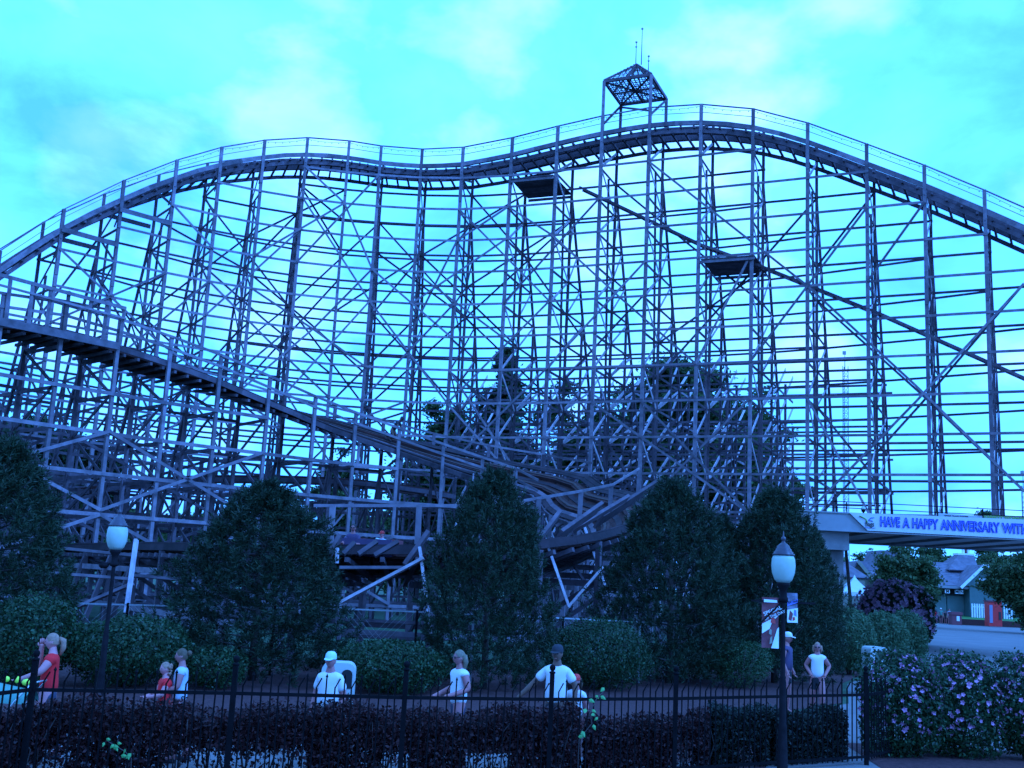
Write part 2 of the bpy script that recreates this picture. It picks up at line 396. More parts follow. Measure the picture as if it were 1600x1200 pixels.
for j, (a, b) in enumerate(SW):
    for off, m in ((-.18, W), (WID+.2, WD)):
        ua, za = px_to_uz(*a, off); ub, zb_ = px_to_uz(*b, off)
        sn = lambda z: min(LEV, key=lambda q: abs(q-z))
        if a[0] < 1590: ua = round(ua); za = sn(za)
        if b[0] < 1590: ub = round(ub); zb_ = sn(zb_)
        if off > 1 and j % 2: ua -= 1; ub -= 1
        ns = max(1, int(abs(ub-ua)/1.5))
        for s in range(ns):
            u0, u1 = ua+(ub-ua)*s/ns, ua+(ub-ua)*(s+1)/ns; z0, z1 = za+(zb_-za)*s/ns, za+(zb_-za)*(s+1)/ns
            lim0 = hpt(max(0,u0), 0, 0); 
            i0 = max(0, min(NB-1, int(round(u0)))); i1 = max(0, min(NB-1, int(round(u1))))
            z0 = min(z0, HT[i0].z-1.7); z1 = min(z1, HT[i1].z-1.7)
            if max(u0, u1) > 18.4: z0 = max(z0, BT+.1); z1 = max(z1, BT+.1)
            if max(z0, z1) > .3: K.add('sway_brace', hpt(max(0, u0), max(z0, 0), off), hpt(max(0, u1), max(z1, 0), off), .05, .14, m)
for i in range(4, 17, 2):
    for k in range(0, 10, 3):
        z0, z1 = LEV[k], LEV[k+3]
        if (i > 12 and z0 > 14) or z1 > min(HT[i].z, HT[i+2].z)-2: continue
        ua, ub = (i, i+2) if (k+i//2) % 2 else (i+2, i)
        K.add('sway_brace', hpt(ua, z0, WID+.22), hpt(ub, z1, WID+.22), .05, .13, WD)
        if i % 4 == 0: K.add('sway_brace', hpt(ub, z0, -.2), hpt(ua, z1, -.2), .05, .13, W)
# stair flight running down through the trestle
for a, b in (((905, 292), (1098, 383)), ((1188, 415), (1380, 492)), ((1380, 492), (1600, 590)), ((1600, 590), (1760, 660)), ((1098, 383), (1188, 415))):
    for off in (1.0, 1.7):
        ua, za = px_to_uz(*a, 1.0); ub, zb_ = px_to_uz(*b, 1.0)
        K.add('stair_stringer', hpt(ua, za, off), hpt(ub, zb_, off), .05, .15, WD)
        for s in range(14):
            f = (s+.5)/14
            if off == 1.0: K.add('stair_tread', hpt(ua+(ub-ua)*f, za+(zb_-za)*f, 1.0), hpt(ua+(ub-ua)*f, za+(zb_-za)*f, 1.7), .13, .03, WD)
# service platforms
for (x0, y0, x1, y1) in ((799, 283, 866, 273), (1096, 405, 1180, 402)):
    ua, za = px_to_uz(x0, y0, -.2); ub, zb_ = px_to_uz(x1, y1, -.2); z = (za+zb_)/2
    for k in range(12):
        o = -.25+k*.33
        K.add('platform_plank', hpt(ua, z, o), hpt(ub, z, o), .31, .06, WD)
    K.add('platform_joist', hpt(ua, z-.13, -.3), hpt(ub, z-.13, -.3), .06, .2, W)
    K.add('platform_joist', hpt(ua, z-.13, WID+.3), hpt(ub, z-.13, WID+.3), .06, .2, W)
# pairs of service boards low on the left descent
for (a, b) in (((188, 327), (268, 352)), ((97, 358), (184, 386)), ((160, 334), (235, 356)), ((80, 370), (155, 390))):
    off = -.25 if a[0] in (188, 97) else WID
    ua, za = px_to_uz(*a, off); ub, zb_ = px_to_uz(*b, off); K.add('ledger', hpt(ua, za, off), hpt(ub, (za+zb_)/2, off), .06, .3, W)
# track
def rail_z(i, f): return HT[i].z+(HT[i+1].z-HT[i].z)*f
SUB = 2
for i in range(NB-1):
    for s in range(SUB):
        f0, f1 = s/SUB, (s+1)/SUB
        def hz(f):   # smooth height (Catmull-Rom)
            a, b, c, d = HT[max(i-1, 0)].z, HT[i].z, HT[i+1].z, HT[min(i+2, NB-1)].z
            return .5*((2*b)+(c-a)*f+(2*a-5*b+4*c-d)*f*f+(-a+3*b-3*c+d)*f**3)
        def hp(off, dz, f): q = hpt(i+f, 0, off); q.z = hz(f)+dz; return q
        for off in (1.15, 2.25):
            K.add('track_stringer', hp(off, -1.38, f0), hp(off, -1.38, f1), .24, .42, WD)
            K.add('steel_rail', hp(off, -1.15, f0), hp(off, -1.15, f1), .12, .03, STEEL)
        K.add('walk_board', hp(.35, -1.2, f0), hp(.35, -1.2, f1), .5, .05, W)
        K.add('walk_board', hp(WID-.35, -1.2, f0), hp(WID-.35, -1.2, f1), .5, .05, WD)
        K.add('edge_board', hp(-.05, -1.3, f0), hp(-.05, -1.3, f1), .05, .3, W)
        K.add('track_ledger', hp(.05, -1.85, f0), hp(.05, -1.85, f1), .08, .25, WD)
        K.add('track_ledger', hp(WID, -1.75, f0), hp(WID, -1.75, f1), .08, .25, WD)
        for q in range(2):
            f = f0+(f1-f0)*(q+.5)/2
            K.add('tie', hp(-.25, -1.66, f), hp(WID+.25, -1.66, f), .12, .14, WD)
    K.add('handrail', HT[i], HT[i+1], .09, .07, W)
    a = hpt(i, HT[i].z-.08, WID); b = hpt(i+1, HT[i+1].z-.08, WID); K.add('handrail', a, b, .09, .07, W)
    a = HT[i]-Vector((0, 0, .55)); b = HT[i+1]-Vector((0, 0, .55)); K.add('mid_rail', a, b, .03, .03, W)
K.finish()
# string of small bulbs hanging under the handrail
mb = Mesh()
for i in range(3, NB-2):
    for off in (0,):
        pts = [hpt(i+f, rail_z(i, f)-.14-.12*math.sin(f*math.pi), off-.05) for f in (0, .25, .5, .75, 1)]
        mb.tube(pts, .012, BLACKP, 4)
        for q in range(6):
            f = (q+.5)/6; p = hpt(i+f, rail_z(i, f)-.2-.12*math.sin(f*math.pi), off-.05); mb.ball(p, .045, ZINC, 5)
tag(mb.build('light_string', hill), kind='stuff')
# lookout canopy
i0, i1 = 15, 16
tops = [at(945, 127, HT[15].y), at(1021, 117, HT[16].y)]
zt = (tops[0].z+tops[1].z)/2
cF = [Vector((HT[15].x, HT[15].y, zt)), Vector((HT[16].x, HT[16].y, zt))]
cB = [cF[0]+HN[15]*(WID+.5), cF[1]+HN[16]*(WID+.5)]
for k, (a, j) in enumerate(((cF[0], 15), (cF[1], 16), (cB[0], 15), (cB[1], 16))):
    beam('canopy_post', Vector((a.x, a.y, HT[j].z-.2)), a, .2, .2, W, hill)
apex = (cF[0]+cF[1]+cB[0]+cB[1])/4 + Vector((0, 0, 1.9))
cor = [cF[0], cF[1], cB[1], cB[0]]
for k in range(4):
    a, b = cor[k], cor[(k+1) % 4]
    beam('canopy_beam', a, b, .12, .22, WD, hill); beam('rafter', a+Vector((0,0,.08)), apex, .1, .14, WD, hill)
    mid = (a+b)/2; beam('rafter', mid, apex, .08, .12, WD, hill)
    # lattice laths on each roof slope
    for q in range(1, 10):
        f = q/10.0
        p0 = a.lerp(b, f)+Vector((0, 0, .12))
        ra = a.lerp(apex, 2*f if f < .5 else 1); tgt = (a.lerp(apex, min(1, 2*f)) if f <= .5 else b.lerp(apex, min(1, 2*(1-f))))+Vector((0, 0, .12))
        beam('lath', p0, tgt, .04, .02, W, hill)
        q0 = a.lerp(apex, f)+Vector((0, 0, .15)); q1 = b.lerp(apex, f)+Vector((0, 0, .15))
        if f < .97: beam('lath', q0, q1, .04, .02, W, hill)
for q in range(1, 13):
    f = q/13
    beam('ceiling_lath', cF[0].lerp(cF[1], f), cB[0].lerp(cB[1], f), .06, .03, W, hill)
    beam('ceiling_lath', cF[0].lerp(cB[0], f)+Vector((0, 0, .04)), cF[1].lerp(cB[1], f)+Vector((0, 0, .04)), .06, .03, W, hill)
for a, b in ((cF[0], cB[1]), (cF[1], cB[0]), ((cF[0]+cF[1])/2, (cB[0]+cB[1])/2), ((cF[0]+cB[0])/2, (cF[1]+cB[1])/2)):
    beam('ceiling_joist', a-Vector((0, 0, .06)), b-Vector((0, 0, .06)), .11, .10, WD, hill)
beam('canopy_brace', cF[0]-Vector((0, 0, 3.2)), cB[0]-Vector((0, 0, .1)), .1, .14, WD, hill)
beam('canopy_brace', cF[1]-Vector((0, 0, 2.9)), cB[1]-Vector((0, 0, .1)), .1, .14, WD, hill)
beam('canopy_brace', cB[0]-Vector((0, 0, .2)), cF[1]-Vector((0, 0, 2.6)), .1, .14, WD, hill)
for (px, py, top, f) in ((1002, 101, 45, 0), (993, 112, 66, -.5), (1013, 112, 88, .6)):
    Y = apex.y; p = at(px, py, Y); q = at(px+3, top, Y)
    mb = Mesh(); mb.tube([p, Vector((p.x, p.y, q.z))], [.04, .025], ZINC, 6); mb.ball((p.x, p.y, q.z), .09, ZINC, 6)
    if f: mb.ball((p.x, p.y, q.z-.35), .08, ZINC, 6)
    mb.build('mast', hill)

# ------------------------------------------------------------------ roller coaster, low drop, banked turn and return run
NL = [(-130, 480, 43.6, 0), (-60, 488, 44.5, 0), (10, 500, 46, 0), (100, 512, 48, 0), (187, 537, 50, 0), (267, 563, 52, 0), (330, 585, 53.4, 3), (385, 608, 54.7, 8), (443, 632, 56, 12), (500, 657, 57.6, 16),
      (554, 677, 58.7, 20), (614, 698, 59.8, 23), (667, 717, 60.5, 25), (719, 735, 61, 27), (769, 751, 61, 28), (811, 765, 60.2, 29), (850, 778, 59, 30)]
TW = 3.3
A = []
for k, (px, py, Y, bk) in enumerate(NL):
    p = at(px, py, Y); a = at(*NL[max(0, k-1)][:3]); b = at(*NL[min(len(NL)-1, k+1)][:3]); t = Vector((b.x-a.x, b.y-a.y, 0)).normalized(); n = Vector((-t.y, t.x, 0))
    A.append((p+n*(TW/2*math.cos(R(bk)))+Vector((0, 0, TW/2*math.sin(R(bk)))), bk))
for px, py, Y, bk in ((900, 779, 57.2, 31), (938, 790, 54, 31), (960, 803, 50, 31), (962, 819, 45.8, 30), (938, 838, 41.6, 27), (888, 851, 38.2, 23), (825, 860, 35.6, 18), (745, 866, 34.2, 14), (665, 868, 33.5, 12), (585, 868, 33.3, 11),
                      (505, 867, 33.9, 9), (425, 863, 36, 7), (345, 857, 39.5, 6), (260, 853, 44, 3), (175, 851, 48.7, 0), (90, 848, 53.5, 0), (0, 844, 58, 0), (-100, 840, 63, 0)):
    A.append((at(px, py, Y), bk))
def catmull(pts, step):
    out = []
    for i in range(len(pts)-1):
        P0 = pts[max(i-1, 0)]; P1 = pts[i]; P2 = pts[i+1]; P3 = pts[min(i+2, len(pts)-1)]
        for s in range(20):
            f = s/20
            def c(a, b, cc, d): return .5*((2*b)+(cc-a)*f+(2*a-5*b+4*cc-d)*f*f+(-a+3*b-3*cc+d)*f**3)
            out.append((Vector([c(P0[0][k], P1[0][k], P2[0][k], P3[0][k]) for k in range(3)]), P1[1]+(P2[1]-P1[1])*f))
    out.append(pts[-1]); res = [out[0]]; acc = 0
    for a, b in zip(out[:-1], out[1:]):
        acc += (b[0]-a[0]).length
        if acc >= step: res.append(b); acc = 0
    return res
low = thing('roller_coaster', 'low wooden coaster run dropping left to right and curling back in a banked turn', 'roller coaster', (A[8][0].x, A[8][0].y, 0))
K = Kit(low)
C = catmull(A, 1.35)
fr = []
for k, (p, bk) in enumerate(C):
    a = C[max(0, k-1)][0]; b = C[min(len(C)-1, k+1)][0]; t = Vector((b.x-a.x, b.y-a.y, 0)).normalized(); n = Vector((-t.y, t.x, 0))
    o = n*math.cos(R(bk))+Vector((0, 0, math.sin(R(bk)))); upn = -n*math.sin(R(bk))+Vector((0, 0, math.cos(R(bk))))
    fr.append((p, o, upn, n, bk))
def q_(k, s, t_): p, o, u_, n, bk = fr[k]; return p+o*s+u_*t_
TUP = Vector((0, 0, 1))
for k in range(len(fr)-1):
    u_ = fr[k][2]
    K.add('track_bed', q_(k, 0, -.3), q_(k+1, 0, -.3), 2.1, .06, WB, u_)
    if 12 < k: K.add('centre_plank', q_(k, 0, -.22), q_(k+1, 0, -.22), .28, .05, WT, u_)
    for s in (-.6, .6):
        K.add('track_stringer', q_(k, s, -.25), q_(k+1, s, -.25), .4, .38, WB, u_)
        K.add('steel_rail', q_(k, s, -.03), q_(k+1, s, -.03), .13, .03, STEEL, u_)
    for s in (-1.32, 1.32):
        K.add('walk_board', q_(k, s-.14, -.05), q_(k+1, s-.14, -.05), .25, .05, WT, u_)
        K.add('walk_board', q_(k, s+.14, -.05), q_(k+1, s+.14, -.05), .25, .05, WD if s < 0 else WT, u_)
    K.add('edge_board', q_(k, -TW/2-.04, -.22), q_(k+1, -TW/2-.04, -.22), .05, .26, WD, u_)
    K.add('edge_board', q_(k, TW/2+.04, -.22), q_(k+1, TW/2+.04, -.22), .05, .24, WT, u_)
    for f in (.25, .75):
        p = q_(k, -TW/2-.2, -.52).lerp(q_(k+1, -TW/2-.2, -.52), f); r_ = q_(k, TW/2+.2, -.52).lerp(q_(k+1, TW/2+.2, -.52), f)
        K.add('tie', p, r_, .12, .14, WD, u_)
LL = [1.1+1.85*k for k in range(8)]
bents = list(range(0, len(fr), 2))
turn0 = next(k for k in range(len(fr)) if proj(fr[k][0])[0] > 850)
for j, k in enumerate(bents):
    p, o, u_, n, bk = fr[k]; inn = q_(k, -TW/2, -.05); out = q_(k, TW/2, -.05)
    def P(base, off, z): return Vector((base.x, base.y, z))+n*off
    straight = k < turn0
    hr = 1.15
    # inner (near on the drop) and outer posts
    K.add('post', P(inn, -.1, 0), P(inn, -.1, inn.z+(hr if straight else .0)), .17, .17, W, n)
    ret = k >= turn0
    K.add('post', P(out, .1, 0), P(out, .1, out.z+(.7 if not ret else -.3)), .17, .17, WD, n)
    if k+2 < len(fr):
        i2 = q_(k+2, -TW/2, -.05); o2 = q_(k+2, TW/2, -.05); n2 = fr[k+2][3]
        if straight:
            for dz in (hr, hr*.5): K.add('handrail', P(inn, -.2, inn.z+dz), Vector((i2.x, i2.y, i2.z+dz))-n2*.2, .05, .13, W)
        for dz in (() if ret else (.7,)): K.add('handrail', P(out, .2, out.z+dz), Vector((o2.x, o2.y, o2.z+dz))+n2*.2, .05, .12, W)
        zm = min(inn.z, i2.z)-.7
        def PP(base2, nn, off, z): return Vector((base2.x, base2.y, z))+nn*off
        if straight:
            for z in LL:
                if z < zm:
                    K.add('ledger', P(inn, -.22, z), PP(i2, n2, -.22, z), .05, .17, W)
                    K.add('ledger', P(out, .1, z+.1), PP(o2, n2, .1, z+.1), .05, .15, WD)
                    if z < zm-1.5:
                        K.add('ledger', P(out, 2.6, z), PP(o2, n2, 2.6, z), .05, .15, WD)
                        K.add('ledger', P(out, 5.2, z-.3), PP(o2, n2, 5.2, z-.3), .05, .15, WD)
        else:
            for z in (1.1, 2.5):
                if z < zm: K.add('ledger', P(out, .2, z), PP(o2, n2, .2, z), .05, .2, W); K.add('ledger', P(inn, -.2, z+.1), PP(i2, n2, -.2, z+.1), .05, .18, WD)
    top = min(inn.z, out.z)-.5
    if straight:
        for row in (2.6, 5.2):
            zr = inn.z-.8-row*1.0
            if zr > 2: K.add('post', P(out, row, 0), P(out, row, zr), .15, .15, WD, n)
        K.add('batter_post', P(out, .1, top-.5), P(out, .35*top, 0), .15, .15, WD, n)
        for q, z in enumerate(LL):
            if z < top:
                K.add('cross_girt', P(inn, -.15, z-.1), P(out, 2.6 if z < top-2 else .15, z-.1), .05, .16, WD)
                z2 = min(z+1.85, top)
                a, b = (inn, out) if q % 2 else (out, inn)
                K.add('cross_brace', P(a, 0, z), P(b, 0, z2), .05, .15, WD)
                if z < top-3: K.add('cross_brace', P(out, 0, z), P(out, 2.6, z2), .05, .14, WD); K.add('cross_brace', P(out, 5.2, z), P(out, 2.6, z2), .05, .14, WD)
    else:
        K.add('cross_girt', P(inn, -.15, 1.0), P(out, .2, 1.0), .05, .16, WD)
        K.add('cross_girt', P(inn, -.15, top), P(out, .2, top), .05, .2, WD)
        K.add('cross_brace', P(inn, 0, .9), P(out, 0, top), .05, .16, WD)
        if out.y > 40: K.add('batter_post', P(out, .1, out.z-.5), P(out, .1+.25*out.z, 0), .16, .16, WD, n)
# face bracing on the drop structure, front face
nb = len([b for b in bents if b < turn0])
for g in range(0, nb-4, 3):
    ka, kb = bents[g], bents[min(g+3, nb-1)]
    ia, ib = q_(ka, -TW/2, 0), q_(kb, -TW/2, 0); na, nb2 = fr[ka][3], fr[kb][3]
    zt_ = min(ia.z, ib.z)-1.2
    for z in (1.2, 5.0):
        if z+3.6 < zt_:
            a0 = Vector((ia.x, ia.y, z))-na*.28; b0 = Vector((ib.x, ib.y, z+3.6))-nb2*.28
            a1 = Vector((ia.x, ia.y, z+3.6))-na*.28; b1 = Vector((ib.x, ib.y, z))-nb2*.28
            K.add('sway_brace', a0, b0, .05, .15, W); K.add('sway_brace', a1, b1, .05, .15, W)
            K.add('sway_brace', a0+na*6, b0+nb2*6, .05, .15, WD); K.add('sway_brace', a1+na*3.5, b1+nb2*3.5, .05, .15, WD)
def PX(name, a, b, w, h, m): K.add(name, at(*a), at(*b), w, h, m, Vector((0, -1, .2)))
# service gallery beside the crest of the drop
for a, b, h in (((-20, 424, 45), (197, 482, 49.5), .16), ((-20, 440, 45), (197, 498, 49.5), .1), ((-20, 498, 45), (187, 541, 49.5), .34)): K.add('gallery_rail', at(*a), at(*b), .06, h, W)
for px, y0, y1 in ((17, 432, 506), (52, 441, 512), (80, 449, 518), (108, 455, 524), (143, 464, 530), (168, 470, 535), (195, 480, 541)): K.add('gallery_post', at(px, y0, 45.3+px*.022), at(px-8, y1, 45.3+px*.022), .13, .13, W)
# outriggers and braces standing proud of the return run and the turn
for a, b, w in (((632, 884, 30.6), (669, 832, 31.0), .3), ((514, 868, 30.6), (531, 838, 31), .25), ((836, 852, 34.0), (873, 803, 35.2), .4), ((872, 838, 36.5), (936, 793, 38.5), .6),
                ((900, 826, 39), (980, 778, 42), .35), ((935, 815, 42.5), (1026, 756, 46), .75), ((560, 866, 30.8), (589, 846, 31), .14), ((585, 868, 30.8), (622, 846, 31), .14), ((536, 866, 30.8), (554, 848, 31), .14), ((672, 864, 30.8), (690, 842, 31), .14)):
    K.add('outrigger', at(*a), at(*b), .12, w, WD, Vector((0, -1, .3)))
for a, b, w, m in (((533, 941, 30.2), (662, 872, 30.2), .3, WL), ((656, 856, 30.4), (674, 992, 29.6), .2, WL), ((527, 856, 30.4), (526, 880, 30.4), .2, WL), ((531, 887, 30.7), (640, 887, 30.7), .22, W),
                   ((888, 948, 34), (942, 886, 34), .32, WL), ((852, 842, 34.2), (889, 948, 34.1), .18, WL), ((914, 826, 38), (946, 918, 37), .22, WL), ((880, 857, 38.5), (938, 948, 38), .25, WD),
                   ((213, 843, 31), (197, 958, 30.6), .2, WL), ((89, 856, 32), (210, 868, 31.4), .2, W), ((78, 895, 32), (207, 905, 31.4), .22, W), ((208, 899, 31.3), (311, 908, 31.1), .22, W), ((117, 950, 31), (207, 912, 30.9), .24, W),
                   ((258, 965, 29.5), (308, 947, 29.5), .2, WL), ((532, 993, 29.8), (656, 999, 29.8), .28, WD), ((532, 968, 30.2), (655, 974, 30.2), .22, WD), ((996, 795, 45), (995, 842, 45), .2, WL), ((526, 950, 29.5), (530, 1000, 29.4), .2, W),
                   ((725, 782, 50), (702, 850, 48), .14, WL), ((740, 740, 58), (732, 852, 57), .16, W)):
    K.add('raking_brace', at(*a), at(*b), .08, w, m, Vector((0, -1, .1)))
for (a, b) in (((796, 786, 35), (910, 767, 38.5)), ((910, 767, 38.5), (958, 757, 42)), ((958, 757, 42), (999, 732, 46)), ((490, 790, 31.5), (730, 790, 32.5))): K.add('handrail', at(*a), at(*b), .05, .09, W)
for a, b in (((520, 790, 31.5), (516, 850, 31.5)), ((655, 790, 32), (652, 850, 32)), ((730, 790, 32.5), (728, 850, 32.5)), ((842, 780, 36.2), (840, 835, 36.2)), ((908, 768, 38.5), (905, 815, 38.5)), ((955, 758, 42), (953, 800, 42)), ((999, 735, 46), (996, 790, 46))): K.add('post', at(*a), at(*b), .16, .16, W)
K.finish()

# far low track seen through the trestle
far = thing('roller_coaster', 'dark rusty low coaster track arching behind the left trestle', 'roller coaster', at(270, 745, 61).to_tuple()[:2]+(0,))
K = Kit(far)
FPx = [(-40, 800, 57), (60, 778, 58), (150, 765, 59), (270, 750, 61), (400, 748, 63), (530, 752, 65), (640, 764, 67), (740, 782, 69)]
C2 = catmull([(at(a, b, c), 0) for a, b, c in FPx], 1.8)
for k in range(len(C2)-1):
    a, b = C2[k][0], C2[k+1][0]; t = (b-a); n = Vector((-t.y, t.x, 0)).normalized()
    for s in (0, 1.2): K.add('track_stringer', a+n*s, b+n*s, .3, .4, WB)
    K.add('walk_board', a-n*.6, b-n*.6, .5, .05, W); K.add('edge_board', a-n*.9-Vector((0, 0, .1)), b-n*.9-Vector((0, 0, .1)), .05, .25, WD)
    K.add('tie', a-n*.9-Vector((0, 0, .3)), a+n*2.2-Vector((0, 0, .3)), .14, .14, WD)
    K.add('handrail', a-n*.95+Vector((0, 0, 1)), b-n*.95+Vector((0, 0, 1)), .05, .1, WD)
    if k % 2 == 0:
        for s in (-.9, 2.0): K.add('post', Vector((a.x, a.y, 0))+n*s, a+n*s+Vector((0, 0, 1 if s < 0 else 0)), .2, .2, WD)
        K.add('cross_brace', Vector((a.x, a.y, 1))-n*.9, a+n*2-Vector((0, 0, .4)), .05, .15, WD)
        if k+2 < len(C2):
            c = C2[k+2][0]
            for z in (1.5, 3.4, 5.3): K.add('ledger', Vector((a.x, a.y, z))-n*1.0, Vector((c.x, c.y, z))-n*1.0, .05, .15, WD)
            K.add('sway_brace', Vector((a.x, a.y, 1.5))-n, Vector((c.x, c.y, 5.3))-n, .05, .14, WD)
K.finish()

# ------------------------------------------------------------------ vegetation
rng = np.random.default_rng(5)
def rand_dirs(n): return unit(rng.normal(size=(n, 3)))
def pine_mesh(seed, H, hw, base=.15):
    """needle tufts on the twig ends of a bushy young pine; returns needles mesh and wood mesh"""
    g = np.random.default_rng(seed); nt_ = 2300
    f = g.random(nt_)**.9; z = base+f*(H-base)
    prof = np.clip(1-f**2.6, .0, 1)**.75*(.86+.14*np.clip(f/.3, 0, 1))+.03
    ang = g.random(nt_)*2*np.pi; lob = 1+.15*np.sin(ang*3+z*2.3+seed)+.12*np.sin(ang*5-z*3.7)+.07*np.sin(ang*9+z*8)
    inn = np.where(g.random(nt_) < .28, .45+.45*g.random(nt_), .84+.26*g.random(nt_)**1.4)
    rr = hw*prof*lob*inn
    c = np.stack([rr*np.cos(ang), rr*np.sin(ang), z+.12*g.normal(size=nt_)], 1)
    d = unit(np.stack([np.cos(ang)*.75, np.sin(ang)*.75, .75+.9*(f)], 1)+.25*g.normal(size=(nt_, 3)))
    k = 30
    cc = np.repeat(c, k, 0); dd = np.repeat(d, k, 0)
    t = g.random((nt_*k, 1))*.20
    nd = unit(dd*.72+.75*unit(g.normal(size=(nt_*k, 3))))
    ln = (.042+.04*g.random((nt_*k, 1)))
    ctr = cc+dd*t+nd*ln
    side = unit(np.cross(nd, unit(g.normal(size=(nt_*k, 3)))))*.0095
    leaf = diamonds('pine_needles', ctr, nd*ln, side, NEEDLE)
    mb = Mesh(); mb.tube([(0, 0, 0), (0, 0, H*.5), (.03, 0, H*.93)], [.09, .06, .015], BARK, 7)
    for q in range(46):
        zz = .25+q/46*(H-.7); a = q*2.4; rl = hw*.8*max(.12, math.sin(math.pi*min(1, .2+.8*zz/H))**.6)
        mb.tube([(0, 0, zz), (rl*.6*math.cos(a), rl*.6*math.sin(a), zz+.12), (rl*math.cos(a), rl*math.sin(a), zz+.4)], [.025, .015, .006], BARK, 5)
    return leaf, mb.mesh('pine_wood')
PM = [pine_mesh(3, 4.4, 1.5), pine_mesh(11, 4.6, 1.4), pine_mesh(23, 4.8, 1.35)]
def pine(px, topy, hw, Y, v, rz, label):
    b = at(px, topy, Y); H0 = (4.4, 4.6, 4.8)[v]; w0 = (1.5, 1.4, 1.35)[v]
    s_h = b.z/H0; s_w = hw*Y/F/w0
    t = thing('pine_tree', label, 'tree', (b.x, b.y, 0), rz, 'bushy pines planted in front of the coaster')
    for nm, me in (('crown', PM[v][0]), ('trunk', PM[v][1])):
        link(nm, me, t, Matrix.Diagonal((s_w, s_w, s_h, 1)), local=True)
pine(8, 700, 108, 26.5, 2, .3, 'dark pine at the left edge behind the woman in red')
pine(418, 772, 122, 28.2, 0, 1.2, 'rounded bushy pine left of the station deck, behind the girl and teenager')
pine(772, 752, 88, 29.0, 1, 2.0, 'tall dark pine left of the banked coaster turn')
pine(1052, 768, 98, 33.5, 0, 2.9, 'wide dark pine just right of the banked coaster turn')
pine(1212, 777, 84, 35.5, 2, 4.1, 'dark pine behind the right lamp post beside the bridge pier')
pine(1130, 818, 44, 36, 1, 5.1, 'narrow pine squeezed between two wider pines right of centre')
pine(1268, 838, 45, 38, 1, .8, 'small pine right against the bridge pier')

def blob_leaves(seed, rad, n, size, mat_, shell=.55, flat=0., boxy=False, lumps=9, zmin=-1.0, wr=.55):
    g = np.random.default_rng(seed); d = unit(g.normal(size=(n, 3)))
    d[:, 2] = np.maximum(d[:, 2], zmin+.0*d[:, 2])
    r = (shell+(1-shell)*g.random((n, 1))**.6)
    lc = unit(g.normal(size=(lumps, 3))); bump = np.max(d@lc.T, axis=1, keepdims=True)
    r = r*(.86+.2*np.clip((bump-.6)/.4, 0, 1))*(1+.04*g.normal(size=(n, 1)))
    if boxy: d = d/np.maximum(np.abs(d[:, 0:1])**4+np.abs(d[:, 1:2])**4+np.abs(d[:, 2:3])**4, .1)**.25
    c = d*r*np.array(rad)
    nrm = unit(d+.9*g.normal(size=(n, 3))); a = unit(np.cross(nrm, g.normal(size=(n, 3)))); b = np.cross(nrm, a)
    s = size*(.6+.8*g.random((n, 1)))
    return c, a*s, b*s*wr
def bush(name, label, cat, px, topy, hw, Y, m, n, size, seed, group=None, depth=1.0, flowers=None, nf=0, fs=.04, ztop=None, boxy=False, shell=.55, wr=.55):
    p = at(px, topy, Y); H = p.z; w = hw*Y/F
    t = thing(name, label, cat, (p.x, p.y, 0), 0, group)
    rad = (w, w*depth, H*.52)
    c, a, b = blob_leaves(seed, rad, n, size, m, shell=shell, boxy=boxy, wr=wr)
    c = c+np.array([0, 0, H*.5]); ok = c[:, 2] > .03
    link('foliage', diamonds('foliage', c[ok], a[ok], b[ok], m), t, local=True)
    mb = Mesh(); r_ = random.Random(seed)
    for q in range(9):
        a_ = r_.random()*6.28; mb.tube([(0.1*math.cos(a_), .1*math.sin(a_), 0), (w*.3*math.cos(a_), w*.3*math.sin(a_), H*.4), (w*.6*math.cos(a_), w*.6*depth*math.sin(a_), H*.75)], [.03, .02, .008], BARK, 5)
    mb.build('stem', t, local=True)
    if flowers:
        g = np.random.default_rng(seed+1); d = unit(g.normal(size=(nf, 3))); d[:, 1] = -np.abs(d[:, 1])
        cc = d*np.array(rad)*(.97+.06*g.random((nf, 1)))+np.array([0, 0, H*.5]); cc = cc[cc[:, 2] > H*.25]; d = d[:len(cc)]
        # five petals each
        C_, A_, B_ = [], [], []
        for q in range(len(cc)):
            nn = Vector(cc[q]-np.array([0, 0, H*.5])).normalized()+Vector(g.normal(size=3)*.35); nn.normalize()
            u = nn.orthogonal().normalized(); v = nn.cross(u); s = fs*(.7+.6*g.random())
            for z in range(5):
                th = z*1.2566+q; dirv = (u*math.cos(th)+v*math.sin(th))*.85+nn*.5; sd_ = (v*math.cos(th)-u*math.sin(th))
                C_.append(Vector(cc[q])+dirv*s*.5); A_.append(dirv*s*.55); B_.append(sd_*s*.42)
        link('blossom', diamonds('blossom', np.array(C_), np.array(A_), np.array(B_), flowers), t, local=True)['kind'] = 'stuff'
    return t
bush('shrub', 'leafy green shrub behind the left lamp post', 'shrub', 205, 962, 98, 25.5, LEAF_D, 15000, .038, 31)
bush('shrub', 'dark leafy shrub behind the blonde woman in red at far left', 'shrub', 60, 930, 72, 24.5, LEAF_D, 11000, .04, 32)
bush('shrub', 'broad glossy shrub behind the white litter bin', 'shrub', 612, 994, 92, 27, LEAF_D, 16000, .036, 33)
bush('shrub', 'small leaved shrub behind the man in the white tee shirt', 'shrub', 935, 966, 84, 30.5, LEAF_D, 17000, .034, 34)
bush('shrub', 'clipped round shrub left of the banner lamp post', 'shrub', 1158, 993, 50, 33.0, LEAF_M, 9000, .022, 35)
bush('shrub', 'low dark shrub filling the gap left of the clipped round shrub', 'shrub', 1052, 1000, 66, 34.5, LEAF_D, 7000, .03, 36)
bush('shrub', 'dark shrub in shade between the two women at the left', 'shrub', 335, 1010, 60, 26.0, LEAF_D, 5000, .035, 37)
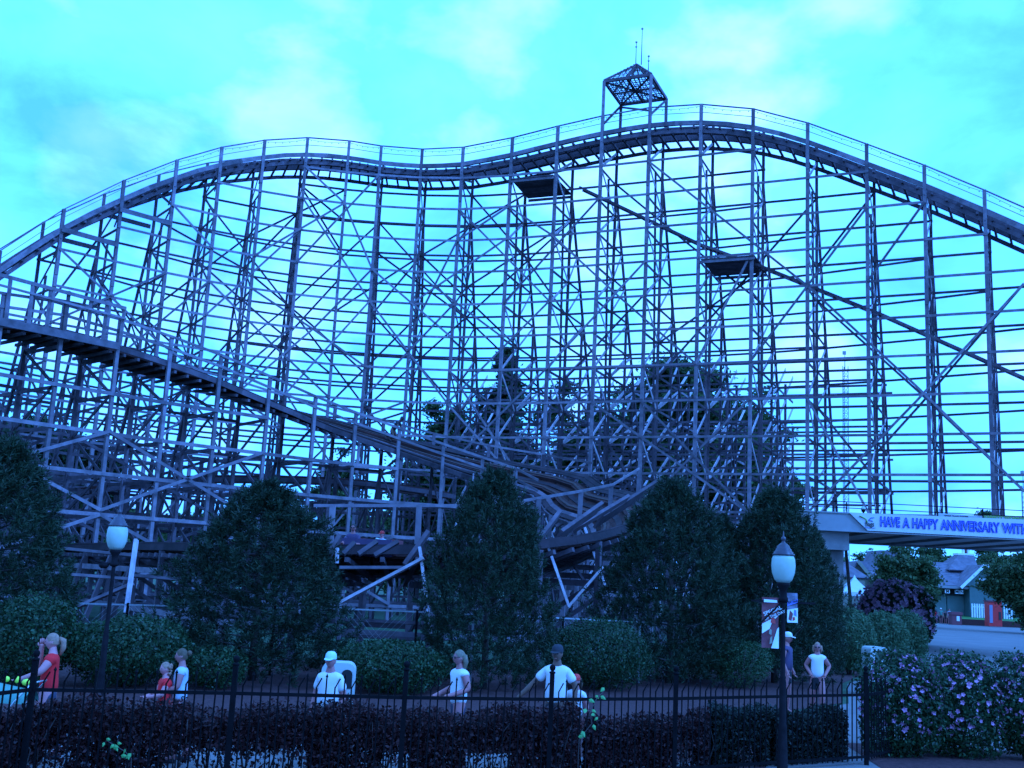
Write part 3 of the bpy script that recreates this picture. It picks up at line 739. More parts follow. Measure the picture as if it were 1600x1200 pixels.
for k, (px, ty, hw, Y, nm) in enumerate(((1328, 948, 46, 41, 'feathery pale green shrub nearest the bridge pier'), (1375, 950, 42, 44, 'feathery pale green shrub in the middle below the violet bush'), (1418, 955, 30, 47, 'smallest feathery pale green shrub at the edge of the plaza'))):
    bush('shrub', nm, 'shrub', px, ty, hw, Y, LEAF_T, 9000, .08, 41+k, 'feathery shrubs along the plaza bed', 1.0, wr=.25)
bush('flowering_shrub', 'huge violet flowering bush left of the plaza', 'shrub', 1392, 908, 58, 72, LEAF_D, 9000, .13, 45, None, 1, PETAL_D, 700, .16)
bush('flowering_shrub', 'dark rounded bush with few violet flowers at the plaza edge', 'shrub', 1432, 918, 27, 71, LEAF_D, 6000, .12, 46, None, 1, PETAL_D, 80, .15)
bush('flowering_shrub', 'lilac hibiscus bush behind the black fence, left one beside the fence corner', 'shrub', 1405, 1022, 62, 20.6, LEAF_D, 11000, .036, 47, 'lilac hibiscus bushes at lower right', .8, PETAL, 230, .05, boxy=True)
bush('flowering_shrub', 'lilac hibiscus bush between the two right fence posts', 'shrub', 1497, 1026, 62, 20.9, LEAF_D, 11000, .036, 48, 'lilac hibiscus bushes at lower right', .8, PETAL, 200, .05, boxy=True)
bush('flowering_shrub', 'lilac hibiscus bush cut by the right edge of the picture', 'shrub', 1604, 1026, 50, 20.9, LEAF_D, 9000, .036, 49, 'lilac hibiscus bushes at lower right', .8, PETAL, 150, .05, boxy=True)

def hedge(label, i0, f0, i1, f1, H, m, n, size, seed, back=(.35, 1.15)):
    g = np.random.default_rng(seed); pts = []
    line = []
    u0 = i0+f0; u1 = i1+f1
    u = u0+(u1-u0)*g.random(n); ii = np.clip(u.astype(int), 0, len(FP)-2); ff = u-ii
    A_ = np.array([[p.x, p.y] for p in FP]); xy = A_[ii]*(1-ff)[:, None]+A_[ii+1]*ff[:, None]
    off = back[0]+(back[1]-back[0])*g.random(n)
    ph = xy[:, 0]*2.1
    top = H*(.93+.06*np.sin(ph)+.05*np.sin(ph*2.7+1))
    fz = g.random(n)**.9; z = .05+fz*(top-.05)
    sparse = (z < .36) & (np.sin(xy[:, 0]*3.1+np.cos(xy[:, 0]*1.3)*2) > .45) & (g.random(n) < .9)
    ok = ~sparse
    c = np.stack([xy[:, 0], xy[:, 1]+off, z+.04*g.normal(size=n)], 1)[ok]; n = len(c)
    nrm = unit(g.normal(size=(n, 3))); a = unit(np.cross(nrm, g.normal(size=(n, 3)))); b = np.cross(nrm, a); s = size*(.6+.8*g.random((n, 1)))
    base = FP[i0].lerp(FP[min(i0+1, len(FP)-1)], f0)
    t = thing('hedge', label, 'hedge', (base.x, base.y+.7, 0), 0, 'hedges behind the black fence')
    link('foliage', diamonds('foliage', c, a*s, b*s*.55, m), t)
    mb = Mesh(); r_ = random.Random(seed); uu = u0
    while uu < u1:
        i = min(int(uu), len(FP)-2); p = FP[i].lerp(FP[i+1], uu-i)+Vector((0, .5+.5*r_.random(), 0))
        for q in range(3): mb.tube([p, p+Vector((r_.uniform(-.12, .12), r_.uniform(-.1, .1), .4)), p+Vector((r_.uniform(-.25, .25), r_.uniform(-.2, .2), .8*H))], [.014, .01, .005], BARK, 4)
        uu += .12
    mb.build('stem', t)
    return t
hedge('long dark red barberry hedge running behind the fence on the left', 0, 0, 4, .25, .98, LEAF_R, 70000, .032, 61)
hedge('dark red barberry hedge section behind the fence, right of the man in white', 4, .3, 5, .4, .88, LEAF_R, 24000, .03, 62)
hedge('low black green hedge behind the fence, left of the banner lamp post', 5, .45, 6, .05, .92, LEAF_K, 19000, .032, 63)
hedge('low black green hedge behind the fence, right of the banner lamp post', 6, .1, 6, .88, .92, LEAF_K, 19000, .032, 64)
# climbing vines with bright leaves growing on the hedge
def vine(label, pts, n, seed):
    P_ = [at(*p) for p in pts]; t = thing('vine', label, 'plant', (P_[-1].x, P_[-1].y, 0), 0, 'bright vines on the hedge')
    mb = Mesh(); mb.tube(P_+[Vector((P_[-1].x, P_[-1].y+.1, 0))], .006, BARK, 5); mb.build('stem', t)
    r_ = random.Random(seed)
    me = None
    for q in range(n):
        f = q/(n-1)*(len(P_)-1); i = min(int(f), len(P_)-2); p = P_[i].lerp(P_[i+1], f-i)+Vector((r_.uniform(-.07, .07), -.03, r_.uniform(-.05, .05)))
        a = Vector((r_.uniform(-1, 1), -.2, r_.uniform(-1, .2))).normalized()*r_.uniform(.03, .055); b = a.cross(Vector((0, -1, .3))).normalized()*a.length*.6
        mb = Mesh(); mb.add([p-a, p-a*.4+b, p+a*.3+b*.7, p+a, p+a*.3-b*.7, p-a*.4-b, p+Vector((0, -.012, 0))], [(0, 1, 6), (1, 2, 6), (2, 3, 6), (3, 4, 6), (4, 5, 6), (5, 0, 6)], LEAF_V)
        mb.build('leaf', t)
vine('bright green vine hanging down the hedge right of the man in white', ((945, 1078, 16.0), (932, 1092, 15.9), (921, 1115, 15.8), (925, 1130, 15.8), (905, 1155, 15.8)), 11, 3)
vine('small sprig of bright green leaves low in the left hedge', ((168, 1158, 14.2), (180, 1165, 14.2), (196, 1175, 14.2), (205, 1185, 14.2)), 10, 4)

def tree(name, label, cat, px, topy, hw, Y, m, n, size, seed, kind='round', group=None, base=.22, zb=0.0):
    p = at(px, topy, Y); H = p.z; w = hw*Y/F; t = thing(name, label, cat, (p.x, p.y, 0), 0, group)
    g = np.random.default_rng(seed); r_ = random.Random(seed)
    mb = Mesh(); mb.tube([(0, 0, 0), (.1, 0, H*.4), (0, 0, H*.9)], [H*.016+.08, H*.012+.05, .03], BARK, 7)
    cs = []
    if kind == 'round':
        nc = 90
        for q in range(nc):
            d = Vector(g.normal(size=3)).normalized(); rr = .2+.8*r_.random()**.6
            c = Vector((d.x*w*rr, d.y*w*rr, H*(base+(1-base)*.5)+d.z*H*(1-base)*.46*rr)); cs.append((c, w*r_.uniform(.14, .30)))
            mb.tube([(0, 0, max(H*base*.7, c.z-H*.25)), tuple(c*.6+Vector((0, 0, c.z*.35))), tuple(c)], [.11, .06, .02], BARK, 4)
    else:
        nl = 26
        for l in range(nl):
            f = l/nl; z = H*(base+(1-base)*f)
            for q in range(7 if f < .8 else 3):
                a = r_.random()*6.28; L_ = w*(1-f)**.75*r_.uniform(.6, 1.08)+.1
                for s in (.35, .68, 1.0): cs.append((Vector((L_*s*math.cos(a), L_*s*math.sin(a), z+.12*L_*s*(1 if f > .3 else .3))), max(.35, w*.24*(1.25-f))))
                mb.tube([(0, 0, z-.15), (L_*math.cos(a), L_*math.sin(a), z+.1*L_)], [.07, .015], BARK, 4)
    mb.build('trunk', t, local=True)
    n = int(n*2.4); size *= .85; k = n//len(cs); C_ = []
    for c, r in cs:
        d = g.normal(size=(k, 3))*np.array([.58, .58, .38])*r; C_.append(np.array(c)+d)
    c = np.concatenate(C_); n = len(c); nrm = unit(g.normal(size=(n, 3))+np.array([0, 0, .8])); a = unit(np.cross(nrm, g.normal(size=(n, 3)))); b = np.cross(nrm, a); s = size*(.6+.8*g.random((n, 1)))
    link('crown', diamonds('crown', c, a*s, b*s*.6, m), t, local=True)
    return t
G_ = 'trees behind the coaster'
tree('fir_tree', 'tall fir rising behind the middle of the trestle', 'tree', 790, 535, 82, 96, LEAF_C, 30000, .2, 71, 'fir', G_, .12)
tree('broadleaf_tree', 'open leafy tree left of the tall fir behind the trestle', 'tree', 694, 622, 72, 100, LEAF_F, 13000, .2, 72, 'round', G_, .2)
tree('broadleaf_tree', 'lowest of the leafy trees right of the tall fir', 'tree', 905, 592, 88, 102, LEAF_F, 18000, .22, 73, 'round', G_, .15)
tree('broadleaf_tree', 'widest leafy tree behind the trestle right of centre', 'tree', 1072, 545, 120, 100, LEAF_F, 25000, .23, 74, 'round', G_, .15)
tree('broadleaf_tree', 'leafy tree at the right end of the clump behind the trestle', 'tree', 1180, 592, 68, 103, LEAF_F, 10000, .22, 75, 'round', G_, .12)
tree('broadleaf_tree', 'leafy tree between the wide tree and the lowest tree behind the trestle', 'tree', 985, 600, 70, 108, LEAF_F, 14000, .22, 76, 'round', G_, .12)
tree('pine_tree', 'dark flat crowned pine behind the left trestle', 'tree', 55, 640, 90, 76, LEAF_C, 9000, .2, 77, 'round', G_, .3)
tree('pine_tree', 'smaller dark pine behind the left trestle, right of the flat crowned one', 'tree', 142, 672, 52, 79, LEAF_C, 6000, .2, 78, 'round', G_, .3)
tree('broadleaf_tree', 'small pale tree showing between the posts above the left station', 'tree', 532, 692, 40, 112, LEAF_F, 5000, .22, 79, 'round', G_, .1)
tree('broadleaf_tree', 'small tree right of the trestle clump near the bridge', 'tree', 1240, 725, 34, 112, LEAF_F, 5000, .22, 80, 'round', G_, .1)
for k, (px, ty, hw) in enumerate(((-40, 780, 90), (100, 805, 80), (210, 790, 80), (330, 800, 85), (440, 785, 80), (560, 780, 80), (655, 775, 70), (760, 770, 80), (860, 775, 80), (970, 770, 85), (1100, 775, 80), (1210, 790, 70))):
    nmz = ('far left, cut by the picture edge', 'below the flat crowned pine', 'right of the left lamp globe', 'left of the rounded bushy pine', 'behind the rounded bushy pine', 'above the riders on the low track', 'just right of the riders', 'behind the tall dark pine', 'behind the banked turn', 'right of the banked turn', 'behind the wide dark pine', 'left of the bridge end')[k]
    tree('broadleaf_tree', 'low dark tree in the far row, '+nmz, 'tree', px, ty, hw, 118+6*(k % 3), LEAF_F, 5000, .3, 90+k, 'round', 'low far trees behind the coaster base', .02)
tree('broadleaf_tree', 'dark tree under the bridge between the two roofs', 'tree', 1413, 850, 46, 122, LEAF_F, 9000, .22, 111, 'round', None, .1)
tree('broadleaf_tree', 'thin tree with sky showing through under the bridge', 'tree', 1450, 848, 34, 160, LEAF_F, 2600, .28, 112, 'round', None, .2)
tree('broadleaf_tree', 'big dark tree in front of the washroom at the right edge', 'tree', 1612, 850, 66, 112, LEAF_F, 20000, .2, 113, 'round', None, .08)
tree('broadleaf_tree', 'far treetop showing above the anniversary banner', 'tree', 1541, 789, 22, 240, LEAF_F, 3500, .35, 114, 'round', None, .1)
for k, (px, ty, hw, Y) in enumerate(((1352, 858, 34, 210), (1300, 862, 30, 205), (1470, 862, 34, 215), (1545, 866, 40, 220), (1620, 862, 44, 225))):
    tree('broadleaf_tree', 'far tree in the row beyond the plaza, '+('behind the tan gabled house', 'behind the bridge pier', 'left behind the washroom cupola', 'right behind the washroom cupola', 'beyond the right picture edge')[k], 'tree', px, ty, hw, Y, LEAF_F, 4500, .38, 120+k, 'round', 'far trees beyond the plaza', .02)

# ------------------------------------------------------------------ black iron fence
fence = thing('iron_fence', 'black iron picket fence with ball topped posts along the foreground', 'fence', (FP[0].x, FP[0].y, 0))
def post_mesh():
    mb = Mesh(); mb.box((-.032, -.032, 0), (.032, .032, 1.52), BLACKP); mb.lathe([(.045, 1.52), (.045, 1.54), (.02, 1.55), (.035, 1.57), (.045, 1.6), (.035, 1.63), (.01, 1.645)], BLACKP, 10); return mb.mesh('post')
def picket_mesh():
    mb = Mesh(); mb.box((-.009, -.009, .08), (.009, .009, 1.40), BLACKP); mb.add([(-.018, -.018, 1.40), (.018, -.018, 1.40), (.018, .018, 1.40), (-.018, .018, 1.40), (0, 0, 1.45)], [(0, 1, 4), (1, 2, 4), (2, 3, 4), (3, 0, 4), (3, 2, 1, 0)], BLACKP); return mb.mesh('picket')
def bent_picket_mesh():
    mb = Mesh(); mb.box((-.009, -.009, .08), (.009, .009, 1.27), BLACKP); mb.beam((0, 0, 1.262), (.055, 0, 1.37), .016, .018, BLACKP, Vector((0, 1, 0))); mb.ball((.058, 0, 1.376), .013, BLACKP, 6); return mb.mesh('picket')
PMm, PKm, PBm = post_mesh(), picket_mesh(), bent_picket_mesh()
cnt = 0
for k, p in enumerate(FP):
    if k != 6: link('post', PMm, fence, Matrix.Translation(p))
    if k < len(FP)-1:
        q = FP[k+1]
        for z, h in ((1.16, .045), (.14, .04)): beam('rail', p+Vector((0, 0, z)), q+Vector((0, 0, z)), .03, h, BLACKP, fence)
        ln = (q-p).length; n = int(ln/.118)
        for s in range(1, n):
            if cnt < 300 and not (k == 0 and s < n-30):
                w = p.lerp(q, s/n); tilt = rnd.gauss(0, .006)
                link('picket', PBm if s % 2 else PKm, fence, Matrix.Translation(w) @ Matrix.Rotation(tilt, 4, 'Y')); cnt += 1

# ------------------------------------------------------------------ lamp posts
def lamp(px, gy, Y, label, banners):
    g = at(px, gy, Y); t = thing('street_lamp', label, 'lamp post', (g.x, g.y, 0), 0, 'globe lamp posts along the path')
    H = g.z-.24
    mb = Mesh(); mb.lathe([(.11, 0), (.11, .12), (.085, .16), (.068, .7), (.062, .76), (.066, .8), (.054, .84), (.054, 1.45), (.044, 1.5), (.048, 1.53), (.038, 1.56), (.034, H-.35), (.034, H-.3)], LAMPIRON, 16); mb.build('pole', t, local=True)
    mb = Mesh(); mb.lathe([(.05, H-.3), (.075, H-.28), (.075, H-.24), (.05, H-.2), (.06, H-.1), (.10, H-.04), (.10, H)], LAMPIRON, 16); mb.build('fitter', t, local=True)
    mb = Mesh(); mb.lathe([(.10, H), (.14, H+.05), (.175, H+.15), (.186, H+.26), (.178, H+.36), (.155, H+.42)], GLOBE, 24); mb.build('globe', t, local=True)
    mb = Mesh(); mb.lathe([(.17, H+.42), (.175, H+.44), (.15, H+.455), (.15, H+.475), (.125, H+.49), (.12, H+.52), (.10, H+.535), (.09, H+.57), (.06, H+.60), (.03, H+.62), (.025, H+.65), (.04, H+.67), (.035, H+.70), (.012, H+.72), (.006, H+.80)], LAMPCAP, 20); mb.build('cap', t, local=True)
    return t, g, H
lamp(183, 838, 20.0, 'globe street lamp on the left beside the leafy shrub, without banners', False)
lt, lg, LH = lamp(1224, 886, 17.3, 'globe street lamp on the right carrying two printed banners', True)
beam('scroll_arm', (-.5, 0, LH-.3), (.5, 0, LH-.3), .025, .03, LAMPIRON, lt, local=True)
beam('scroll_arm', (0, 0, LH-.28), (-.36, -.1, LH-.62), .02, .02, LAMPIRON, lt, local=True)
# left lamp side arm with a small speaker horn
t0 = [o for o in bpy.data.objects if o.name == 'street_lamp'][0]
g0 = at(183, 838, 20.0)
mb = Mesh(); hz_ = at(160, 880, 20).z; mb.tube([(0, 0, hz_), (-.2, 0, hz_), (-.33, -.02, hz_+.04)], [.02, .02, .02], LAMPIRON, 6); mb.lathe([(.05, hz_-.09), (.09, hz_-.05), (.09, hz_)], LAMPIRON, 10, (-.18, 0, 0)); mb.build('side_arm', t0, local=True)

def text_mesh(body, size, m, name, extrude=.004, bold=0.0, sx=1.0, align='LEFT'):
    cu = bpy.data.curves.new(name, 'FONT'); cu.body = body; cu.size = size; cu.extrude = extrude; cu.offset = bold; cu.align_x = align; cu.align_y = 'CENTER'; cu.resolution_u = 3
    ob = bpy.data.objects.new('tmp', cu); COL.objects.link(ob); dg = bpy.context.evaluated_depsgraph_get(); dg.update()
    me = bpy.data.meshes.new_from_object(ob.evaluated_get(dg)); bpy.data.objects.remove(ob); bpy.data.curves.remove(cu)
    me.materials.clear(); me.materials.append(m); me.transform(Matrix.Diagonal((sx, 1, 1, 1))); me.name = name
    return me
# lamp banners: cloth in the plane facing the camera (x right, z up, local)
def flat(mb, pts, y, m): mb.add([(x, y, z) for x, z in pts], [tuple(range(len(pts)))], m)
def lamp_banner(name, x0, x1, z0, z1, label, kind):
    mb = Mesh(); nx, nz = 4, 10
    v = [(x0+(x1-x0)*i/nx, .012*math.sin(j*.9+i), z0+(z1-z0)*j/nz) for j in range(nz+1) for i in range(nx+1)]
    f = [(j*(nx+1)+i, j*(nx+1)+i+1, (j+1)*(nx+1)+i+1, (j+1)*(nx+1)+i) for j in range(nz) for i in range(nx)]
    base = MAROON if kind == 0 else mat('slate_print', (.20, .18, .24), .7)
    mb.add(v, f, base); b = mb.build(name, lt, local=True); b['label'] = label
    w = x1-x0; h = z1-z0
    def P(u, t_): return (x0+w*u, z0+h*t_)
    pr = Mesh(); y = -.02
    blue = BLUEIN2
    if kind == 0:
        flat(pr, [P(0, .42), P(0, .27), P(.35, .40), P(.55, .56), P(.9, .70), P(1, .74), P(1, .66)][:0] or [P(0, .47), P(1, .66), P(.6, .52), P(.45, .38), P(0, .28)], y, WHITEP)
        flat(pr, [P(.55, 0), P(1, 0), P(1, .42), P(.9, .38)], y, WHITEP)
        flat(pr, [P(.1, .9), P(.9, .9), P(.88, .95), P(.1, .96)][:4], y, WHITEP)
        flat(pr, [P(.45, .08), P(.62, .10), P(.60, .24), P(.48, .2)], y-.002, TAN); flat(pr, [P(.4, .28), P(.56, .26), P(.58, .36), P(.45, .38)], y-.002, TAN)
        flat(pr, [P(.5, .5), P(.8, .48), P(.75, .6), P(.55, .6)], y-.002, REDI)
        pr.build('print', b, local=False, mw=WM(b))
        for txt, u, t_, s in (('SPECIAL', .08, .735, .085), ('PARK', .20, .80, .0), ('OF THE DAY', .12, .635, .062)):
            if s:
                me = text_mesh(txt, s, WHITEP, 'lettering'); m_ = Matrix.Translation((x0+w*u, -.03, z0+h*(t_-.08))) @ Matrix.Rotation(R(24), 4, 'Y').inverted() @ Matrix.Rotation(R(90), 4, 'X')
                link('lettering', me, b, WM(b) @ m_)
    else:
        flat(pr, [P(0, 0), P(1, 0), P(1, .5), P(0, .42)], y, WHITEP)
        flat(pr, [P(0, .55), P(1, .68), P(1, .8), P(0, .68)], y, blue)
        flat(pr, [P(.1, .1), P(.4, .05), P(.55, .3), P(.25, .42)], y-.002, MAROON); flat(pr, [P(.6, .25), P(.9, .2), P(.85, .42), P(.65, .44)], y-.002, blue)
        flat(pr, [P(.5, .05), P(.75, .1), P(.7, .2), P(.5, .18)], y-.002, REDI)
        pr.build('print', b, local=False, mw=WM(b))
        me = text_mesh('OF THE DAY', .045, BLACKI, 'lettering'); link('lettering', me, b, WM(b) @ Matrix.Translation((x0+.01, -.03, z0+h*.66)) @ Matrix.Rotation(R(-14), 4, 'Y') @ Matrix.Rotation(R(90), 4, 'X'))
def lz(px, py): p = at(px, py, lg.y); return p.x-lg.x, p.z
a = lz(1192, 1012); b = lz(1216, 934); lamp_banner('banner', a[0]-.02, -.07, a[1], b[1], 'maroon banner with white lettering and white corner', 0)
a = lz(1243, 973); b = lz(1227, 926); lamp_banner('banner', .06, a[0]+.03, a[1], b[1], 'short grey and blue banner', 1)

# ------------------------------------------------------------------ chain link fence at the coaster base
cl = thing('chain_link_fence', 'chain link fence along the foot of the coaster', 'fence', at(400, 950, 27).to_tuple()[:2]+(0,))
cp = [(-40, 938, 31), (90, 942, 30.5), (200, 945, 30.2), (330, 948, 30), (430, 950, 29.8), (530, 951, 29.6), (652, 956, 29.6), (740, 960, 30), (880, 966, 31.2), (1000, 972, 33), (1130, 978, 37)]
CPt = [at(*c) for c in cp]
for i, p in enumerate(CPt):
    beam('post', Vector((p.x, p.y, 0)), p+Vector((0, 0, .05)), .06, .06, ZINC if i % 2 else BLACKP, cl)
    if i < len(CPt)-1:
        beam('top_rail', p, CPt[i+1], .04, .04, ZINC, cl)
mb = Mesh()
for i in range(len(CPt)-1):
    a, b = CPt[i], CPt[i+1]; L_ = (b-a).length; n = int(L_/.16)
    for s in range(-10, n+1):
        for sg in (0, 1):
            t0_, t1_ = (s*.16/L_, (s*.16+1.55)/L_) if sg else ((s*.16+1.55)/L_, s*.16/L_)
            def cp_(t, zf): t2 = min(max(t, 0), 1); q = a.lerp(b, t2); return Vector((q.x, q.y, q.z*zf))
            za, zb_ = .1, 1.0
            if t0_ < 0 or t1_ < 0 or t0_ > 1 or t1_ > 1: continue
            p, q = cp_(t0_, za), cp_(t1_, zb_)
            mb.beam(p, q, .006, .006, ZINC)
tag(mb.build('wire_mesh', cl), kind='stuff')

# ------------------------------------------------------------------ footbridge with banner
bl = at(1250, 801, BY); br = at(1700, 815, BY)
bridge = thing('girder_bridge', 'pale girder bridge over the plaza entrance carrying the right part of the trestle', 'bridge', (at(1305, 900, BY).x, BY+2, 0))
ztop = (bl.z+at(1600, 812, BY).z)/2
zbot = at(1400, 833, BY).z
X0, X1 = bl.x, br.x+3
mb = Mesh(); mb.add([(X0, BY, ztop), (X0+.15, BY, zbot), (X1, BY, zbot), (X1, BY, ztop), (X0, BY+.25, ztop), (X0+.15, BY+.25, zbot), (X1, BY+.25, zbot), (X1, BY+.25, ztop)],
                    [(0, 1, 2, 3), (7, 6, 5, 4), (0, 3, 7, 4), (1, 5, 6, 2), (0, 4, 5, 1), (3, 2, 6, 7)], BEAMP); mb.build('front_girder', bridge)
mb = Mesh(); mb.box((X0+.3, BY+14.0, zbot), (X1, BY+14.25, ztop), BEAMP); mb.build('rear_girder', bridge)
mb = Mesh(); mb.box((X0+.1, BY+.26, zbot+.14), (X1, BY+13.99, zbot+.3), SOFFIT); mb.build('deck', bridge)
mb = Mesh(); mb.box((X0+.1, BY+.33, ztop-.09), (X1, BY+13.99, ztop+.035), CONC); mb.build('deck', bridge)
for k in range(10):
    x = X0+1.6+k*2.6; beam('floor_beam', (x, BY+.26, zbot+.07), (x, BY+13.99, zbot+.07), .12, .13, BEAMP, bridge)
mb = Mesh(); mb.box((X0, BY-.06, ztop-.04), (X1, BY+.32, ztop+.03), BEAMP); mb.build('girder_flange', bridge)
mb = Mesh(); mb.box((X0+.16, BY-.06, zbot-.05), (X1, BY+.3, zbot-.001), BEAMP); mb.build('girder_flange', bridge)
pl = at(1296, 900, BY+1.2); pr_ = at(1318, 900, BY+1.2)
mb = Mesh(); mb.box((pl.x-1.2, BY+.3, zbot-1.0), (pr_.x+.02, BY+13.5, zbot-.06), CONC); mb.build('pier_cap', bridge)
mb = Mesh(); mb.box((pl.x+.05, BY+1.2, 0), (pr_.x, BY+2.1, zbot-1.01), CONC); mb.build('pier_column', bridge)
mb = Mesh(); mb.box((pl.x-1.0, BY+8.3, 0), (pl.x-.3, BY+9.1, zbot-1.01), CONC); mb.build('pier_column', bridge)
for yy, m in ((BY+.5, BLACKP), (BY+13.9, BLACKP)):
    for dz in (.62, .30): mb = Mesh(); mb.tube([(X0+.6, yy, ztop+dz), (X1, yy, ztop+dz)], .022, m, 6); mb.build('handrail', bridge)
    for k in range(10): x = X0+2.6+k*2.4; beam('rail_post', (x, yy, ztop), (x, yy, ztop+.62), .05, .05, m, bridge)
# big banner on the girder
bx0 = at(1327, 803, BY-.1).x; bx1 = at(1356, 828, BY-.1).x; zt_b = ztop+.02; zb_b = at(1356, 829, BY-.1).z
zt_b2 = at(1600, 812, BY-.1).z; zb_b2 = at(1600, 842, BY-.1).z
ban = thing('anniversary_banner', 'long pale banner reading HAVE A HAPPY ANNIVERSARY WITH on the bridge', 'banner', (bx0, BY-.1, zb_b))
sb = (zb_b2-zb_b)/(at(1600, 842, BY-.1).x-bx1); st = (zt_b2-zt_b)/(at(1600, 812, BY-.1).x-bx0)
mb = Mesh(); yb = BY-.1; e0, e1 = (zt_b+st*(X1-bx0)), (zb_b+sb*(X1-bx1))
nx = 24; v = []; f = []
for i in range(nx+1):
    g_ = i/nx; xt = bx0+(X1-bx0)*g_; xb = bx1+(X1-bx1)*g_
    for (x, z, dy) in ((xt, zt_b+st*(xt-bx0), 0), ((xt+xb)/2, (zt_b+st*(xt-bx0)+zb_b+sb*(xb-bx1))/2, -.012*math.sin(i*1.3)), (xb, zb_b+sb*(xb-bx1), 0)):
        v.append((x, yb+dy, z)); v.append((x, yb+dy+.01, z))
for i in range(nx):
    for j in (0, 2):
        b_ = i*6+j; f.append((b_, b_+2, b_+8, b_+6)); f.append((b_+1, b_+7, b_+9, b_+3))
mb.add(v, f, BANNERC); mb.build('cloth', ban)
slope = math.atan((st+sb)/2)
def put_text(body, px0, px1, py0, py1, hpx, m, bold, name, y=BY-.14, par=None):
    A0 = at(px0, py0, y); A1 = at(px1, py1, y); h = hpx*y/F
    me = text_mesh(body, h/.70, m, name, .006, bold)
    xs = [v.co.x for v in me.vertices]; w = max(xs)-min(xs); me.transform(Matrix.Translation((-min(xs), 0, 0))); me.transform(Matrix.Diagonal(((A1-A0).length/w, 1, 1, 1)))
    an = math.atan2(A1.z-A0.z, A1.x-A0.x)
    return link(name, me, par or ban, Matrix.Translation(A0) @ Matrix.Rotation(-an, 4, 'Y') @ Matrix.Rotation(R(90), 4, 'X'))
for word, a, b in (('HAVE', 1376, 1406), ('A', 1411, 1421), ('HAPPY', 1426, 1466), ('ANNIVERSARY', 1470, 1562), ('WITH', 1566, 1606)):
    y0 = 815.5+(a-1376)*.054; y1 = 815.5+(b-1376)*.054
    put_text(word, a-.6, b+.6, y0, y1, 14.5, BLUEINK, .035, 'lettering', BY-.128)
    put_text(word, a, b, y0, y1, 13.5, BLUEIN2, -.012, 'lettering', BY-.15)
put_text('flags', 1352, 1366, 818.5, 819.3, 7.5, BLACKI, .004, 'logo_lettering')
mb = Mesh()
for pts, m, r in ((((1343, 806), (1348, 808), (1353, 811), (1355, 816)), GREENI, .035), (((1343, 806.5), (1346, 807.5), (1349, 808.5)), BLACKI, .03), (((1358, 812), (1361, 809), (1366, 808.5)), BLUEIN2, .025), (((1357, 813), (1362, 813.5), (1364, 815)), BLUEIN2, .025), (((1350, 824), (1368, 825)), BLUEIN2, .012)):
    mb.tube([at(x, y, BY-.13) for x, y in pts], r, m, 5)
mb.build('logo_mark', ban)
s2 = thing('sponsor_sign', 'narrow pale sign with small lettering behind the bridge railing', 'sign', at(1470, 812, BY+.6).to_tuple())
a, b = at(1463, 801.5, BY+.6), at(1620, 812, BY+.6)
mb = Mesh(); mb.add([(a.x, a.y, a.z), (b.x, a.y, b.z), (b.x, a.y, b.z-.42), (a.x, a.y, a.z-.42), (a.x, a.y+.04, a.z), (b.x, a.y+.04, b.z), (b.x, a.y+.04, b.z-.42), (a.x, a.y+.04, a.z-.42)],
                    [(3, 2, 1, 0), (4, 5, 6, 7), (0, 1, 5, 4), (1, 2, 6, 5), (2, 3, 7, 6), (3, 0, 4, 7)], BANNERC); mb.build('board', s2)
put_text('TIMBER TRACK SYSTEMS', 1475, 1513, 806, 807.6, 2.2, BLACKI, .002, 'lettering', BY+.58, s2)
put_text('VARIETY VITAMAN', 1536, 1604, 807.2, 811.5, 4.5, GREENI, .01, 'lettering', BY+.58, s2)
# white floodlight/globe on the bridge
wl = at(1349, 795, BY+.5)
t = thing('floodlight', 'small white dome light standing on the bridge edge', 'light', (wl.x, wl.y, ztop))
mb = Mesh(); mb.lathe([(.05, 0), (.05, .12), (.09, .14), (.11, .2), (.13, .26)], BLACKP, 12); mb.build('base', t, local=True)
mb = Mesh(); mb.lathe([(.13, .262), (.12, .34), (.07, .40), (.02, .43)], GLOBE, 12); mb.build('dome', t, local=True)
# leaning timber pole by the pier
a, b = at(1321, 862, 60.5), at(1328, 938, 60.5)
pl_ = Mesh(); pl_.tube([(b.x, b.y, 0), (b.x+.02, b.y, b.z), (a.x, a.y, a.z+.5)], [.1, .1, .08], BARK, 8); tag(pl_.build('timber_pole'), 'dark slanting timber pole right beside the bridge pier', 'pole')

# radio masts
def radio_mast(px, topy, Y, label):
    p = at(px, topy, Y); t = thing('radio_mast', label, 'mast', (p.x, p.y, 0), 0, 'lattice radio masts on the horizon'); H = p.z; w = 1.0
    co = [(w, -w*.6), (-w, -w*.6), (0, w)]
    for c in co: beam('leg', (c[0], c[1], 0), (c[0], c[1], H-6), .22, .22, BEAMP, t, local=True)
    mb = Mesh(); z = 0; k = 0
    while z < H-8:
        for i in range(3):
            a, b = co[i], co[(i+1) % 3]
            mb.beam((a[0], a[1], z), (b[0], b[1], z+2), .1, .1, BEAMP); mb.beam((a[0], a[1], z), (b[0], b[1], z), .1, .1, BEAMP)
        z += 2
    tag(mb.build('lattice', t, local=True), kind='stuff')
    mb = Mesh(); mb.tube([(0, 0, H-7), (0, 0, H)], [.18, .1], BEAMP, 6); mb.box((-.8, -.3, H-1.5), (.4, .3, H-.2), BEAMP); mb.build('antenna', t, local=True)
radio_mast(1320, 548, 400, 'tall thin lattice radio mast between the right trestle posts')
radio_mast(1598, 735, 420, 'shorter lattice radio mast at the right picture edge')

